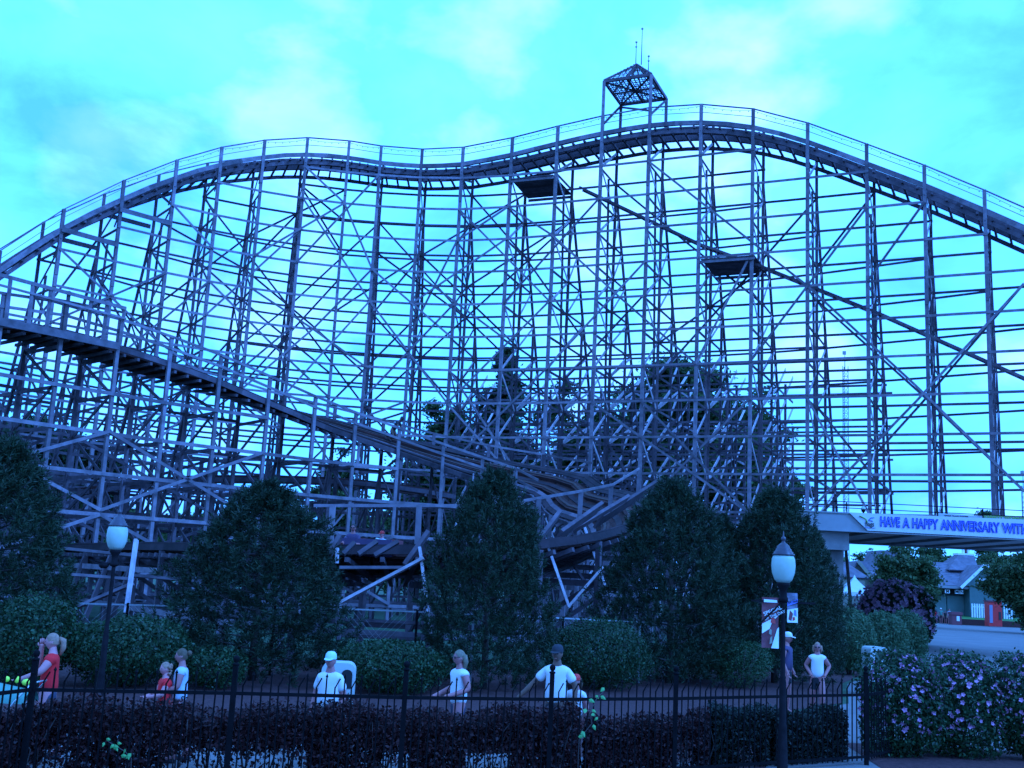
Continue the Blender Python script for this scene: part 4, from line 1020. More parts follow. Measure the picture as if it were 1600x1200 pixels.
# ------------------------------------------------------------------ buildings beyond the plaza
def poly(mb, pts, m): mb.add(pts, [tuple(range(len(pts)))], m)
def slab(pts, th, m, name, par):
    """a roof plane with thickness from a quad/tri given counter-clockwise seen from outside"""
    mb = Mesh(); pts = [Vector(p) for p in pts]; n = (pts[1]-pts[0]).cross(pts[2]-pts[0]).normalized(); k = len(pts)
    if n.z < 0: n = -n
    v = pts+[p-n*th for p in pts]; mb.add(v, [tuple(range(k)), tuple(range(2*k-1, k-1, -1))]+[(i, (i+1) % k, (i+1) % k+k, i+k) for i in range(k)], m)
    return mb.build(name, par)
def shingle_rows(name, a, b, c, d, rows, par):
    """proud courses on a roof plane: a-b eave, d-c ridge"""
    a, b, c, d = map(Vector, (a, b, c, d)); n = (b-a).cross(d-a).normalized()
    if n.z < 0: n = -n
    for r in range(rows):
        f = (r+.5)/rows; p = a.lerp(d, f)+n*.03; q = b.lerp(c, f)+n*.03; h = (d-a).length/rows*.9
        beam(name, p, q, h, .05, SHING, par, n)
by = 148.0
wr_ = thing('washroom_building', 'green washroom building with steep shingled roof and small cupola', 'building', (at(1500, 940, by+4).x, by+5, 0))
def W3(px, py, dy=0): return at(px, py, by+dy)
eL, eR = W3(1466, 914), W3(1510, 915); rL, rR = W3(1452, 878, 6), W3(1540, 884, 6)
xl = W3(1444, 940).x; xr = W3(1600, 940).x; ze = eL.z
mb = Mesh(); mb.box((xl, by+.8, 0), (xr, by+11, ze), GREENW); mb.build('wall', wr_)
for k, (a, b) in enumerate(((1449, 1482), (1482.5, 1519), (1519.5, 1545))):
    p, q = W3(a, 931), W3(b, 949); mb = Mesh(); mb.box((p.x, by+.55, .9), (q.x-.05, by+.79, p.z), GREENL); mb.build('panel', wr_)
slab([(eL.x, by, ze), (eR.x, by, ze), (rR.x, by+6, rR.z), (rL.x, by+6, rL.z)], .2, SHING, 'roof', wr_)
shingle_rows('shingle_course', (eL.x, by, ze), (eR.x, by, ze), (rR.x, by+6, rR.z), (rL.x, by+6, rL.z), 13, wr_)
slab([(xl, by+12, ze), (xr, by+12, ze), (rR.x, by+6, rR.z), (rL.x, by+6, rL.z)], .2, SHING, 'roof', wr_)
# left gable end with trim and oval window
lg0, lg1, lga = Vector((xl-.3, by+3, ze)), Vector((eL.x, by+.2, ze)), Vector((rL.x, by+6, rL.z))
mb = Mesh(); poly(mb, [(xl, by+.9, ze), (eL.x, by+.9, ze), (rL.x, by+5.9, rL.z-.2), (xl-.2, by+5.9, ze)], GREENW); mb.build('gable', wr_)
beam('barge_board', Vector((eL.x, by-.05, ze)), Vector((rL.x, by+5.9, rL.z+.1)), .2, .3, WHITEP, wr_)
beam('barge_board', Vector((xl-1.2, by+6, ze)), Vector((rL.x-.1, by+6, rL.z+.1)), .2, .3, WHITEP, wr_)
ow = W3(1453, 905, .5); mb = Mesh()
mb.add([(ow.x+.55*math.cos(a*.3927), by+.75, ow.z+1.1*math.sin(a*.3927)) for a in range(16)]+[(ow.x+.55*math.cos(a*.3927), by+.85, ow.z+1.1*math.sin(a*.3927)) for a in range(16)], [tuple(range(16))]+[(i, (i+1) % 16, (i+1) % 16+16, i+16) for i in range(16)], WHITEP); mb.build('oval_window', wr_)
# steep pyramid rising to the cupola
c0 = W3(1482, 884, 3); c1 = W3(1528, 886, 3); t0_ = W3(1496, 866, 6); t1_ = W3(1517, 867, 6); zz = t0_.z
slab([(c0.x, by+3, c0.z-.5), (c1.x, by+3, c1.z-.5), (t1_.x, by+5.5, zz), (t0_.x, by+5.5, zz)], .2, SHING, 'steeple_roof', wr_)
slab([(c1.x, by+3, c1.z-.5), (c1.x, by+9, c1.z-.5), (t1_.x, by+6.9, zz), (t1_.x, by+5.5, zz)], .2, SHING, 'steeple_roof', wr_)
slab([(c0.x, by+9, c0.z-.5), (c0.x, by+3, c0.z-.5), (t0_.x, by+5.5, zz), (t0_.x, by+6.9, zz)], .2, SHING, 'steeple_roof', wr_)
mb = Mesh(); mb.box((t0_.x-.2, by+5.3, zz-.1), (t1_.x+.2, by+7.1, zz+.15), WHITEP); mb.build('cupola_base', wr_)
for px in (1504, 1512): q = W3(px, 860, 6); mb = Mesh(); mb.box((q.x-.13, by+5.6, zz+.151), (q.x+.13, by+6, zz+1.3), WHITEP); mb.build('cupola_post', wr_)
q = W3(1508, 860, 6); mb = Mesh(); mb.box((q.x-.35, by+6.1, zz+.151), (q.x+.35, by+6.3, zz+1.25), MAROON); mb.build('cupola_panel', wr_)
# front gable on the right
ga, gb, gc = W3(1506, 915, -2), W3(1540, 884, -2), W3(1580, 928, -2)
mb = Mesh(); mb.add([(ga.x, by-1.5, ga.z), (gc.x, by-1.5, ga.z), (gb.x, by-1.5, gb.z), (ga.x, by+5, ga.z), (gc.x, by+5, ga.z), (gb.x, by+5, gb.z)], [(0, 1, 2), (5, 4, 3), (0, 2, 5, 3), (1, 4, 5, 2), (0, 3, 4, 1)], GREENW); mb.build('gable', wr_)
mb = Mesh(); mb.box((ga.x+1, by-1.4, 0), (gc.x-.2, by+.79, ga.z-.01), GREENW); mb.build('wall', wr_)
slab([(ga.x-.4, by-2, ga.z-.3), (gb.x, by-2, gb.z+.15), (gb.x, by+5, gb.z+.15), (ga.x-.4, by+5, ga.z-.3)], .15, SHING, 'roof', wr_)
slab([(gc.x+.4, by-2, ga.z-.3), (gb.x, by-2, gb.z+.15), (gb.x, by+5, gb.z+.15), (gc.x+.4, by+5, ga.z-.3)], .15, SHING, 'roof', wr_)
beam('barge_board', (ga.x-.4, by-2.1, ga.z-.3), (gb.x, by-2.1, gb.z+.2), .12, .35, WHITEP, wr_); beam('barge_board', (gb.x, by-2.1, gb.z+.2), (gc.x+.4, by-2.1, ga.z-.3), .12, .35, WHITEP, wr_)
p, q = W3(1529, 903, -2), W3(1544, 914, -2); mb = Mesh(); mb.box((p.x, by-1.62, q.z), (q.x, by-1.51, p.z-.3), METAL); mb.box((p.x+.2, by-1.62, p.z-.299), (q.x-.2, by-1.51, p.z), METAL); mb.build('window', wr_)
p, q = W3(1462, 914, -1), W3(1518, 921, -1); mb = Mesh(); mb.box((p.x, by-1.2, q.z), (q.x, by+.78, p.z), BEAMP); mb.build('porch_canopy', wr_)
for a, b, c, d, tx in ((1472.5, 921, 1480, 927, 'M'), (1488, 921.5, 1501.5, 928, 'MEN')):
    p, q = W3(a, b), W3(c, d); mb = Mesh(); mb.box((p.x, by-.9, q.z), (q.x, by-.8, p.z), WHITEP); sg = mb.build('sign_plate', wr_)
    me = text_mesh(tx, .55, BLACKI, 'lettering', .01, .01, 1, 'CENTER'); link('lettering', me, sg, Matrix.Translation(((p.x+q.x)/2, by-.93, (p.z+q.z)/2)) @ Matrix.Rotation(R(90), 4, 'X'))
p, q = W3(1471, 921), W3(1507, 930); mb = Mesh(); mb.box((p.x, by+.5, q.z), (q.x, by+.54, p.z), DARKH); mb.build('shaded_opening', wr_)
# tan gabled house
hy = 132.0
th = thing('tan_house', 'tan gabled house with shingled roofs left of the plaza, behind the tent', 'building', (at(1360, 930, hy).x, hy+5, 0))
def H3(px, py, dy=0): return at(px, py, hy+dy)
a0, a1, a2 = H3(1338, 878), H3(1368, 918), H3(1312, 918)
ze2 = a1.z
mb = Mesh(); mb.add([(a2.x, hy, 0), (a1.x+.3, hy, 0), (a1.x+.3, hy, ze2), (a0.x, hy, a0.z), (a2.x, hy, ze2)], [(0, 1, 2, 3, 4)], TAN); mb.box((a2.x, hy+.01, 0), (H3(1400, 918).x, hy+9, ze2), TAN); mb.build('wall', th)
rb = H3(1392, 880).x
slab([(a1.x+.6, hy-.5, ze2-.3), (H3(1400, 918).x, hy-.5, ze2-.3), (rb, hy+3, a0.z), (a0.x, hy-.5, a0.z+.1)], .2, SHING, 'roof', th)
shingle_rows('shingle_course', (a1.x+.6, hy-.5, ze2-.3), (H3(1400, 918).x, hy-.5, ze2-.3), (rb, hy+3, a0.z), (a0.x, hy-.5, a0.z+.1), 10, th)
slab([(a2.x-.5, hy-.5, ze2-.3), (a0.x, hy-.5, a0.z+.1), (a0.x, hy+9, a0.z+.1), (a2.x-.5, hy+9, ze2-.3)], .2, SHING, 'roof', th)
beam('barge_board', (a0.x, hy-.6, a0.z+.1), (a1.x+.6, hy-.6, ze2-.3), .1, .4, TAN, th)
b0, b1 = H3(1325, 880, -3), H3(1352, 903, -3)
slab([(b0.x-1, hy-3, b1.z), (b1.x+.6, hy-3, b1.z), (b1.x-1.2, hy-.6, b0.z), (b0.x-1, hy-.6, b0.z)], .2, SHING, 'porch_roof', th)
mb = Mesh(); mb.box((b0.x-1, hy-2.8, 0), (b1.x, hy-.02, b1.z-.2), TAN); mb.build('porch_wall', th)
d0, d1, d2 = H3(1380, 862, 8), H3(1366, 874, 8), H3(1400, 880, 8)
mb = Mesh(); mb.add([(d1.x, hy+8, d1.z-1.5), (d2.x-1.5, hy+8, d1.z-1.5), (d0.x-.4, hy+8, d0.z), (d1.x, hy+13, d1.z-1.5), (d2.x-1.5, hy+13, d1.z-1.5), (d0.x-.4, hy+13, d0.z)], [(0, 1, 2), (5, 4, 3), (0, 2, 5, 3), (1, 4, 5, 2)], TAN); mb.build('dormer', th)
slab([(d1.x-.3, hy+7.6, d1.z-1.5), (d0.x-.4, hy+7.6, d0.z+.15), (d0.x-.4, hy+13, d0.z+.15), (d1.x-.3, hy+13, d1.z-1.5)], .15, SHING, 'dormer_roof', th)
slab([(d0.x-.4, hy+7.6, d0.z+.15), (d2.x+1.5, hy+7.6, d0.z+.15), (d2.x+1.5, hy+7.2, d1.z-1.5), (d2.x-1.6, hy+7.2, d1.z-1.5)], .15, SHING, 'dormer_roof', th)
# white tent
ty = 100.0; ta, tb, tc_ = at(1331, 898, ty+1.5), at(1315, 924, ty), at(1364, 922, ty)
tent = thing('white_tent', 'white peaked canopy tent between bridge pier and violet bush', 'tent', ((tb.x+tc_.x)/2, ty+1.5, 0))
mb = Mesh(); w2 = (tc_.x-tb.x)/2; cx_ = (tb.x+tc_.x)/2; v = []; f = []; rows = 7
apx = ta.x+.25
for r in range(rows):
    t_ = r/(rows-1); s = (1-t_)**1.45 if r < rows-1 else .01; z = tb.z+(ta.z-tb.z)*t_
    for sx, sy in ((-1, -1), (1, -1), (1, 1), (-1, 1)): v.append((cx_*s+apx*(1-s)+sx*w2*s, ty+1.5+sy*1.5*s, z))
for r in range(rows-1):
    for k in range(4): f.append((r*4+k, r*4+(k+1) % 4, (r+1)*4+(k+1) % 4, (r+1)*4+k))
mb.add(v, f, TENTM); mb.build('canopy', tent)
mb = Mesh(); mb.box((tb.x, ty-.02, tb.z-.35), (tc_.x, ty, tb.z), TENTM); mb.build('valance', tent)
for sx in (-1, 1):
    for sy in (0, 3): beam('tent_leg', (cx_+sx*(w2-.05), ty+sy+.02, 0), (cx_+sx*(w2-.05), ty+sy+.02, tb.z), .06, .06, ZINC, tent)
# planter wall, grass bank, picket fence, kiosk, bins
py_ = 141.0
pa, pb = at(1494, 965, py_), at(1700, 975, py_)
tag(Mesh().box((pa.x, py_, 0), (pb.x+20, py_+.4, .75), MULCH).build('planter_wall'), 'low dark planter wall along the far side of the plaza', 'wall')
mb = Mesh(); mb.add([(pa.x, py_+.41, .7), (pb.x+20, py_+.41, .7), (pb.x+20, by+.4, 1.1), (pa.x, by+.4, 1.1)], [(0, 1, 2, 3)], mat('bright_lawn', (.05, .15, .035), .95, .3, 1)); tag(mb.build('grass_bank'), kind='structure')
pf = thing('white_picket_fence', 'white picket fence behind the red kiosk', 'fence', (at(1520, 955, 146).x, 146, 1))
for a, b in ((1519, 1545), (1569, 1584)):
    p, q = at(a, 943, 146), at(b, 964, 146); x = p.x
    while x < q.x: beam('picket', (x, 146, .9), (x, 146, p.z), .2, .05, WHITEP, pf); x += .32
    beam('rail', (p.x, 146.06, p.z-.4), (q.x, 146.06, p.z-.4), .05, .12, WHITEP, pf)
k0, k1 = at(1547, 940, 137), at(1569, 977, 137)
kio = thing('red_kiosk', 'tall red vending kiosk on the far side of the plaza', 'kiosk', ((k0.x+k1.x)/2, 137.5, 0)); kw = (k1.x-k0.x)/2; kh = k0.z
mb = Mesh(); mb.box((-kw, 0, .1), (kw, 1.2, kh), REDP); mb.build('cabinet', kio, local=True)
mb = Mesh(); mb.box((-kw-.1, -.1, kh+.001), (kw+.1, 1.3, kh+.15), MAROON); mb.build('top', kio, local=True)
mb = Mesh(); mb.box((-kw+.1, -.04, .5), (-kw+.5, -.001, kh-.4), mat('pale_display', (.2, .2, .3), .5)); mb.build('display', kio, local=True)
mb = Mesh(); mb.box((kw-.42, -.04, .9), (kw-.12, -.001, 1.9), BLACKI); mb.build('keypad', kio, local=True)
b0 = at(1493, 972, 139)
bn = thing('brown_litter_bin', 'brown square litter bin beside the small group on the plaza', 'litter bin', (b0.x, 139, 0))
mb = Mesh(); mb.box((-.6, -.5, 0), (.6, .5, 1.25), MAROON); mb.build('body', bn, local=True); mb = Mesh(); mb.box((-.68, -.58, 1.251), (.68, .58, 1.6), MAROON); mb.build('lid', bn, local=True)
mb = Mesh(); mb.box((-.05, -.53, .5), (.3, -.501, 1.1), WHITEP); mb.build('notice', bn, local=True)
# near litter bins
def litter_bin(label, px, topy, Y, w, rz=0, ox=0):
    p = at(px, topy, Y); H = p.z; t = thing('white_litter_bin', label, 'litter bin', (p.x, p.y, 0), rz, 'white round topped litter bins')
    mb = Mesh(); v = []; d = w*.95; n = 8; prof = [(-w/2, .08)]+[(-w/2+.12-.12*math.cos(a*math.pi/2/n), H-.12+.12*math.sin(a*math.pi/2/n)) for a in range(n+1)]+[(w/2-.12+.12*math.sin(a*math.pi/2/n), H-.12+.12*math.cos(a*math.pi/2/n)) for a in range(n+1)]+[(w/2, .08)]
    k = len(prof); v = [(x, -d/2, z) for x, z in prof]+[(x, d/2, z) for x, z in prof]
    mb.add(v, [tuple(range(k)), tuple(range(2*k-1, k-1, -1))]+[(i, i+k, (i+1) % k+k, (i+1) % k) for i in range(k)], CANP); mb.build('shell', t, local=True)
    mb = Mesh(); hw_ = .08; pts = [(-hw_, H-.36), (hw_, H-.36), (hw_, H-.16)]+[(hw_*math.cos(a*math.pi/8), H-.16+.07*math.sin(a*math.pi/8)) for a in range(1, 8)]+[(-hw_, H-.16)]; pts = [(x+ox, z) for x, z in pts]
    kk = len(pts); mb.add([(x, -d/2-.012, z) for x, z in pts]+[(x, -d/2-.001, z) for x, z in pts], [tuple(range(kk))]+[(i, i+kk, (i+1) % kk+kk, (i+1) % kk) for i in range(kk)], DARKH); mb.build('flap_opening', t, local=True)
    mb = Mesh(); mb.box((ox-.03, -d/2-.015, H-.72), (ox+.03, -d/2-.002, H-.45), REDP); mb.build('red_label', t, local=True)
    mb = Mesh(); mb.box((-w/2+.04, -d/2+.04, 0), (w/2-.04, d/2-.04, .079), DARKH); mb.build('base', t, local=True)
litter_bin('white round topped litter bin behind the person in the pale cap', 531, 1034, 17.0, .5, .1, .13)
litter_bin('white round topped litter bin at the end of the feathery shrubs', 1366, 1010, 33.0, .55, .2)

# ------------------------------------------------------------------ people
def skin_geo(verts, rads, edges, m, sub=2):
    me = bpy.data.meshes.new('tmp'); me.from_pydata(verts, edges, []); o = bpy.data.objects.new('tmp', me); COL.objects.link(o)
    md = o.modifiers.new('s', 'SKIN'); md.use_smooth_shade = True; md.branch_smoothing = .6
    for i, r in enumerate(rads):
        sv = me.skin_vertices[0].data[i]; sv.radius = r if hasattr(r, '__len__') else (r, r); sv.use_root = (i == 0)
    if sub: s = o.modifiers.new('u', 'SUBSURF'); s.levels = sub; s.render_levels = sub
    dg = bpy.context.evaluated_depsgraph_get(); dg.update(); out = bpy.data.meshes.new_from_object(o.evaluated_get(dg))
    bpy.data.objects.remove(o); bpy.data.meshes.remove(me); out.materials.clear(); out.materials.append(m)
    return out
def head_mesh(mb, c, yaw, m, s=1.0):
    n, k = 18, 14; v = []; cy, sy = math.cos(yaw), math.sin(yaw)
    for i in range(k+1):
        t = math.pi*i/k
        for j in range(n):
            a = 2*math.pi*j/n; x = math.sin(t)*math.sin(a); y = -math.sin(t)*math.cos(a); z = -math.cos(t)
            X, Y_, Z = x*.074, y*.094, z*.118
            if z < -.1: X *= 1-.28*(-z-.1); Y_ *= (1-.18*(-z-.1)) if y < 0 else (1-.45*(-z-.1))
            if y < -.6: Y_ -= 0
            if abs(a) < .2 or abs(a-2*math.pi) < .2:
                if -.35 < z < .12: Y_ -= .020*(1-abs(z+.2)/.35)
            if z > .1 and y > 0: Y_ *= 1.06
            if abs(math.sin(a)) > .97 and -.25 < z < .2: X *= 1.12
            X *= s; Y_ *= s; Z *= s
            v.append((c[0]+X*cy-Y_*sy, c[1]+X*sy+Y_*cy, c[2]+Z))
    f = [(i*n+j, i*n+(j+1) % n, (i+1)*n+(j+1) % n, (i+1)*n+j) for i in range(k) for j in range(n)]
    mb.add(v, f, m, True)
def person(px, heady, Y, face, label, skin, hair, hstyle, top, sleeve, bottom, shorts=True, height=None, pose='walk', armL=None, armR=None, cap=None, glasses=False, slim=1.0, z0=0.0, seated=False, headyaw=0, group=None, strap=False):
    p = at(px, heady, Y); H = height or (p.z-z0); s = H/1.72
    t = thing('person', label, 'person', (p.x, p.y, p.z-H), face, group)
    SC = Matrix.Diagonal((s, s, s, 1)); b = slim
    aL = armL or [(.215, .03, 1.13), (.225, -.08, .90)]; aR = armR or [(-.215, .03, 1.13), (-.225, -.08, .90)]
    if pose == 'walk': legs = [[(.09, -.02, .88), (.10, -.12, .50), (.10, .02, .10), (.10, -.12, .04)], [(-.09, .02, .88), (-.10, .02, .50), (-.10, .20, .13), (-.10, .10, .05)]]
    elif pose == 'sit': legs = [[(.10, -.04, .90), (.11, -.34, .95), (.11, -.66, .86), (.11, -.72, .92)], [(-.10, -.04, .90), (-.11, -.34, .95), (-.11, -.66, .86), (-.11, -.72, .92)]]
    elif pose == 'crouch': legs = [[(.10, -.04, .88), (.14, -.36, .75), (.12, -.1, .45), (.12, -.24, .40)], [(-.10, 0, .88), (-.14, -.3, .72), (-.12, .02, .43), (-.12, -.12, .38)]]
    else: legs = [[(.09, 0, .88), (.10, -.01, .50), (.10, .02, .09), (.10, -.12, .04)], [(-.09, 0, .88), (-.10, -.01, .50), (-.10, .02, .09), (-.10, -.12, .04)]]
    V = [(0, 0, .95), (0, -.01, 1.10), (0, -.01, 1.30), (0, .01, 1.41), (0, 0, 1.47), (0, -.015, 1.56)]
    Rr = [(.15*b, .11), (.125*b, .095), (.15*b, .105), (.10, .075), .056, .056]; E = [(0, 1), (1, 2), (2, 3), (3, 4), (4, 5)]
    def chain(start, pts, rs):
        prev = start
        for q, r in zip(pts, rs): V.append(q); Rr.append(r); E.append((prev, len(V)-1)); prev = len(V)-1
    hands = []
    for sg, a in ((1, aL), (-1, aR)):
        sh = (sg*.15, 0, 1.36); e_, w_ = Vector(a[0]), Vector(a[1]); d = (w_-e_).normalized()
        chain(3, [sh, tuple(Vector(sh).lerp(e_, .5)), tuple(e_), tuple(w_), tuple(w_+d*.08)], [.066, .058, .048, .034, (.04, .026)])
        hands.append((w_, d, sg))
    for l in legs: chain(0, l, [.10, .07, .05, .045])
    me = skin_geo(V, Rr, E, skin); mb = Mesh()
    mb.add([tuple(v.co) for v in me.vertices], [tuple(f.vertices) for f in me.polygons], skin, True); bpy.data.meshes.remove(me)
    hc = (0, -.03, 1.60); head_mesh(mb, hc, headyaw, skin, .97)
    for w_, d, sg in hands:      # four fingers and a thumb, slightly curled
        side = Vector((0, 0, 1)).cross(d); side = side.normalized() if side.length > .2 else Vector((0, -1, 0)); nrm = d.cross(side)
        for k, (o, L_) in enumerate(((-.027, .065), (-.009, .078), (.009, .074), (.026, .058))):
            q0 = w_+d*.075+side*o; q1 = q0+d*L_*.5+nrm*.008; q2 = q1+d*L_*.4+nrm*.026; mb.tube([q0, q1, q2], [.0095, .0085, .006], skin, 6)
        q0 = w_+d*.03-side*.026; mb.tube([q0, q0-side*.025+d*.03, q0-side*.028+d*.055+nrm*.01], [.011, .01, .007], skin, 6)
    mb.v = [tuple(SC @ Vector(v)) for v in mb.v]; mb.build('body', t, local=True)
    HM = Matrix.Translation((hc[0], hc[1], hc[2])) @ Matrix.Rotation(headyaw, 4, 'Z') @ Matrix.Diagonal((.97, .97, .97, 1))
    def child(name, mbx): mbx.v = [tuple(SC @ Vector(v)) for v in mbx.v]; return mbx.build(name, t, local=True)
    def hchild(name, mbx): mbx.v = [tuple(HM @ Vector(v)) for v in mbx.v]; return child(name, mbx)
    # clothes
    V2 = [(0, 0, .88), (0, -.01, 1.08), (0, -.012, 1.28), (0, .0, 1.40), (0, .005, 1.478)]; R2 = [(.175*b, .145), (.158*b, .13), (.175*b, .145), (.125, .10), .078]; E2 = [(0, 1), (1, 2), (2, 3), (3, 4)]
    for sg, a in ((1, aL), (-1, aR)):
        if True:
            sleeve = max(sleeve, .14); sh = Vector((sg*.145, 0, 1.36)); e_ = Vector(a[0]); V2.append(tuple(sh)); R2.append(.078); E2.append((3, len(V2)-1)); V2.append(tuple(sh.lerp(e_, sleeve))); R2.append(.075); E2.append((len(V2)-2, len(V2)-1))
    me = skin_geo(V2, R2, E2, top); mb = Mesh(); mb.add([tuple(v.co) for v in me.vertices], [tuple(f.vertices) for f in me.polygons], top, True); bpy.data.meshes.remove(me); child('shirt', mb)
    V3 = [(0, 0, 1.0), (0, 0, .90)]; R3 = [(.15*b, .112), (.165*b, .125)]; E3 = [(0, 1)]
    for l in legs:
        kn = Vector(l[1]); hp_ = Vector(l[0]); V3.append(tuple(hp_-Vector((0, 0, .06)))); R3.append(.098); E3.append((1, len(V3)-1)); V3.append(tuple(hp_.lerp(kn, .8) if shorts else kn)); R3.append(.078); E3.append((len(V3)-2, len(V3)-1))
        if not shorts: V3.append(tuple(Vector(l[2])+Vector((0, 0, .03)))); R3.append(.06); E3.append((len(V3)-2, len(V3)-1))
    me = skin_geo(V3, R3, E3, bottom); mb = Mesh(); mb.add([tuple(v.co) for v in me.vertices], [tuple(f.vertices) for f in me.polygons], bottom, True); bpy.data.meshes.remove(me); child('shorts' if shorts else 'trousers', mb)
    for l in legs:
        mb = Mesh(); a, q = Vector(l[2]), Vector(l[3]); mb.ball(tuple((a+q)/2+Vector((0, -.02, -.035))), .1, C_DARK, 10, (.5, 1.3, .5)); child('shoe', mb)
    # hair
    mb = Mesh(); n, k = 20, 10; v = []
    for i in range(k+1):
        t_ = math.pi*i/k*.60
        for j in range(n):
            a = 2*math.pi*j/n; back = (1-math.cos(a+math.pi))/2 if False else (1+math.cos(a))/2   # a=0 back
            tt = t_*(1.0 if back > .45 else .52+1.05*back); x = math.sin(tt)*math.sin(a); y = math.sin(tt)*math.cos(a); z = math.cos(tt); w = 1+.025*math.sin(a*7+i)
            v.append((x*.079*w, y*.100*w+.004, z*.122+.003))
    mb.add(v, [(i*n+j, (i+1)*n+j, (i+1)*n+(j+1) % n, i*n+(j+1) % n) for i in range(k) for j in range(n)], hair, True)
    if hstyle == 'pony': mb.tube([(0, .09, .05), (0, .15, .02), (0, .16, -.08), (0, .13, -.19)], [.03, .045, .04, .012], hair, 8)
    if hstyle == 'bun': mb.ball((0, .12, .05), .045, hair, 10)
    if hstyle == 'long':
        for sx in (-.05, 0, .05): mb.tube([(sx, .06, .04), (sx*1.4, .085, -.06), (sx*1.3, .07, -.19)], [.05, .045, .02], hair, 8)
    if hstyle == 'curly':
        for q in range(26): a = rnd.random()*6.28; mb.ball((.085*math.cos(a), .03+.075*abs(math.sin(a)), rnd.uniform(-.13, .08)), rnd.uniform(.02, .035), hair, 6)
    if hstyle == 'bob':
        for sx in (-.075, -.04, 0, .04, .075): mb.tube([(sx, .055-abs(sx)*.4, .04), (sx*1.15, .07-abs(sx)*.5, -.05), (sx*1.1, .055-abs(sx)*.4, -.115)], [.035, .035, .02], hair, 8)
    hchild('hair', mb)
    for sx in (-.03, .03):
        mb = Mesh(); mb.ball((sx, -.083, .005), .011, EYEM, 8, (1.2, .5, .8)); hchild('eye', mb)
    mb = Mesh(); mb.ball((0, -.083, -.062), .02, LIP, 8, (1.1, .35, .32)); hchild('mouth', mb)
    if glasses:
        mb = Mesh()
        for sx in (-.034, .034): mb.ball((sx, -.092, .006), .028, BLACKI, 10, (1, .35, .72))
        mb.tube([(-.078, -.02, .012), (-.06, -.085, .012), (.06, -.085, .012), (.078, -.02, .012)], .004, BLACKI, 5); hchild('sunglasses', mb)
    if cap:
        mb = Mesh(); n = 18; prof = [(.092, .028), (.093, .06), (.085, .10), (.055, .132), (.012, .142)]; v = []
        for r, z in prof:
            for j in range(n): a = 2*math.pi*j/n; v.append((r*.92*math.sin(a), r*1.12*math.cos(a)+.003, z))
        mb.add(v, [(i*n+j, (i+1)*n+j, (i+1)*n+(j+1) % n, i*n+(j+1) % n) for i in range(len(prof)-1) for j in range(n)]+[tuple((len(prof)-1)*n+j for j in range(n))], cap, True)
        mb.add([(-.07, -.07, .035), (.07, -.07, .035), (.06, -.145, .02), (.025, -.17, .012), (-.025, -.17, .012), (-.06, -.145, .02), (-.07, -.07, .043), (.07, -.07, .043), (.06, -.145, .028), (.025, -.17, .02), (-.025, -.17, .02), (-.06, -.145, .028)],
               [(0, 1, 2, 3, 4, 5), (11, 10, 9, 8, 7, 6)]+[(i, i+6, (i+1) % 6+6, (i+1) % 6) for i in range(6)], cap); hchild('cap', mb)
    if strap: mb = Mesh(); mb.tube([(.12, -.08, 1.45), (.05, -.15, 1.30), (-.08, -.155, 1.1), (-.19, -.09, .92)], .014, C_DARK, 6); child('shoulder_strap', mb)
    return t
PEO = 'people walking along the path'
LEFT = R(-90)     # local front is -Y; turned to face -X
person(87, 989, 15.9, R(-78), 'blonde woman with a ponytail in a red top, hand at her mouth, pushing a stroller', SK_L, H_BL, 'pony', C_RED, .35, C_JEAN, False, None, 'walk', [(.23, -.10, 1.20), (.15, -.34, 1.10)], [(-.20, -.20, 1.22), (-.06, -.17, 1.50)], group=PEO)
person(262, 1034, 16.2, R(-60), 'small girl with curly fair hair in a red top, beside the teenager', SK_L, H_BL, 'curly', C_RED, .5, C_RED, True, None, 'walk', [(.20, -.10, 1.16), (.05, -.26, 1.12)], [(-.20, -.10, 1.16), (-.12, -.26, 1.12)], headyaw=.2, group=PEO)
person(288, 1013, 16.3, R(-80), 'woman with a hair bun in a pale blue sleeveless shirt behind the small girl', SK_M, H_BR, 'bun', C_PALE, .25, C_DARK, True, None, 'walk', [(.2, -.03, 1.14), (.14, -.28, 1.05)], [(-.22, -.03, 1.14), (-.2, -.25, 1.02)], group=PEO)
person(519, 1019, 15.9, R(-14), 'person in a pale cap and loose white shirt beside the litter bin', SK_M, H_GY, 'short', C_WHITE, .85, C_DARK, True, None, 'stand', cap=C_CAPW, slim=1.15, headyaw=.1, group=PEO)
person(721, 1015, 17.0, R(-58), 'woman in sunglasses and white sleeveless top with forearm held forward', SK_M, H_GY, 'long', C_WHITE, 0, C_JEAN, True, None, 'walk', [(.22, .03, 1.15), (.16, -.26, 1.06)], [(-.23, .02, 1.15), (-.2, -.28, 1.03)], glasses=True, headyaw=-.1, group=PEO)
person(872, 1008, 17.2, R(-12), 'tall man in a dark cap and white tee shirt reaching out his arm', SK_D, H_DK, 'short', C_WHITE, .8, C_DARK, True, None, 'walk', [(.27, .02, 1.17), (.27, -.03, .92)], [(-.32, .0, 1.18), (-.50, -.04, 1.00)], cap=C_DARK, slim=1.1, headyaw=-.15, strap=False, group=PEO)
person(901, 1054, 17.4, R(-25), 'child in a red cap and white shirt beside the tall man', SK_M, H_BR, 'long', C_WHITE, .6, C_DARK, True, None, 'walk', cap=REDP, group=PEO)
person(1229, 988, 26.4, R(60), 'man in a sleeveless navy shirt mostly hidden by the banner lamp post', SK_M, H_GY, 'short', C_NAVY, 0, C_DARK, True, None, 'stand', cap=C_WHITE, slim=1.15, group=PEO)
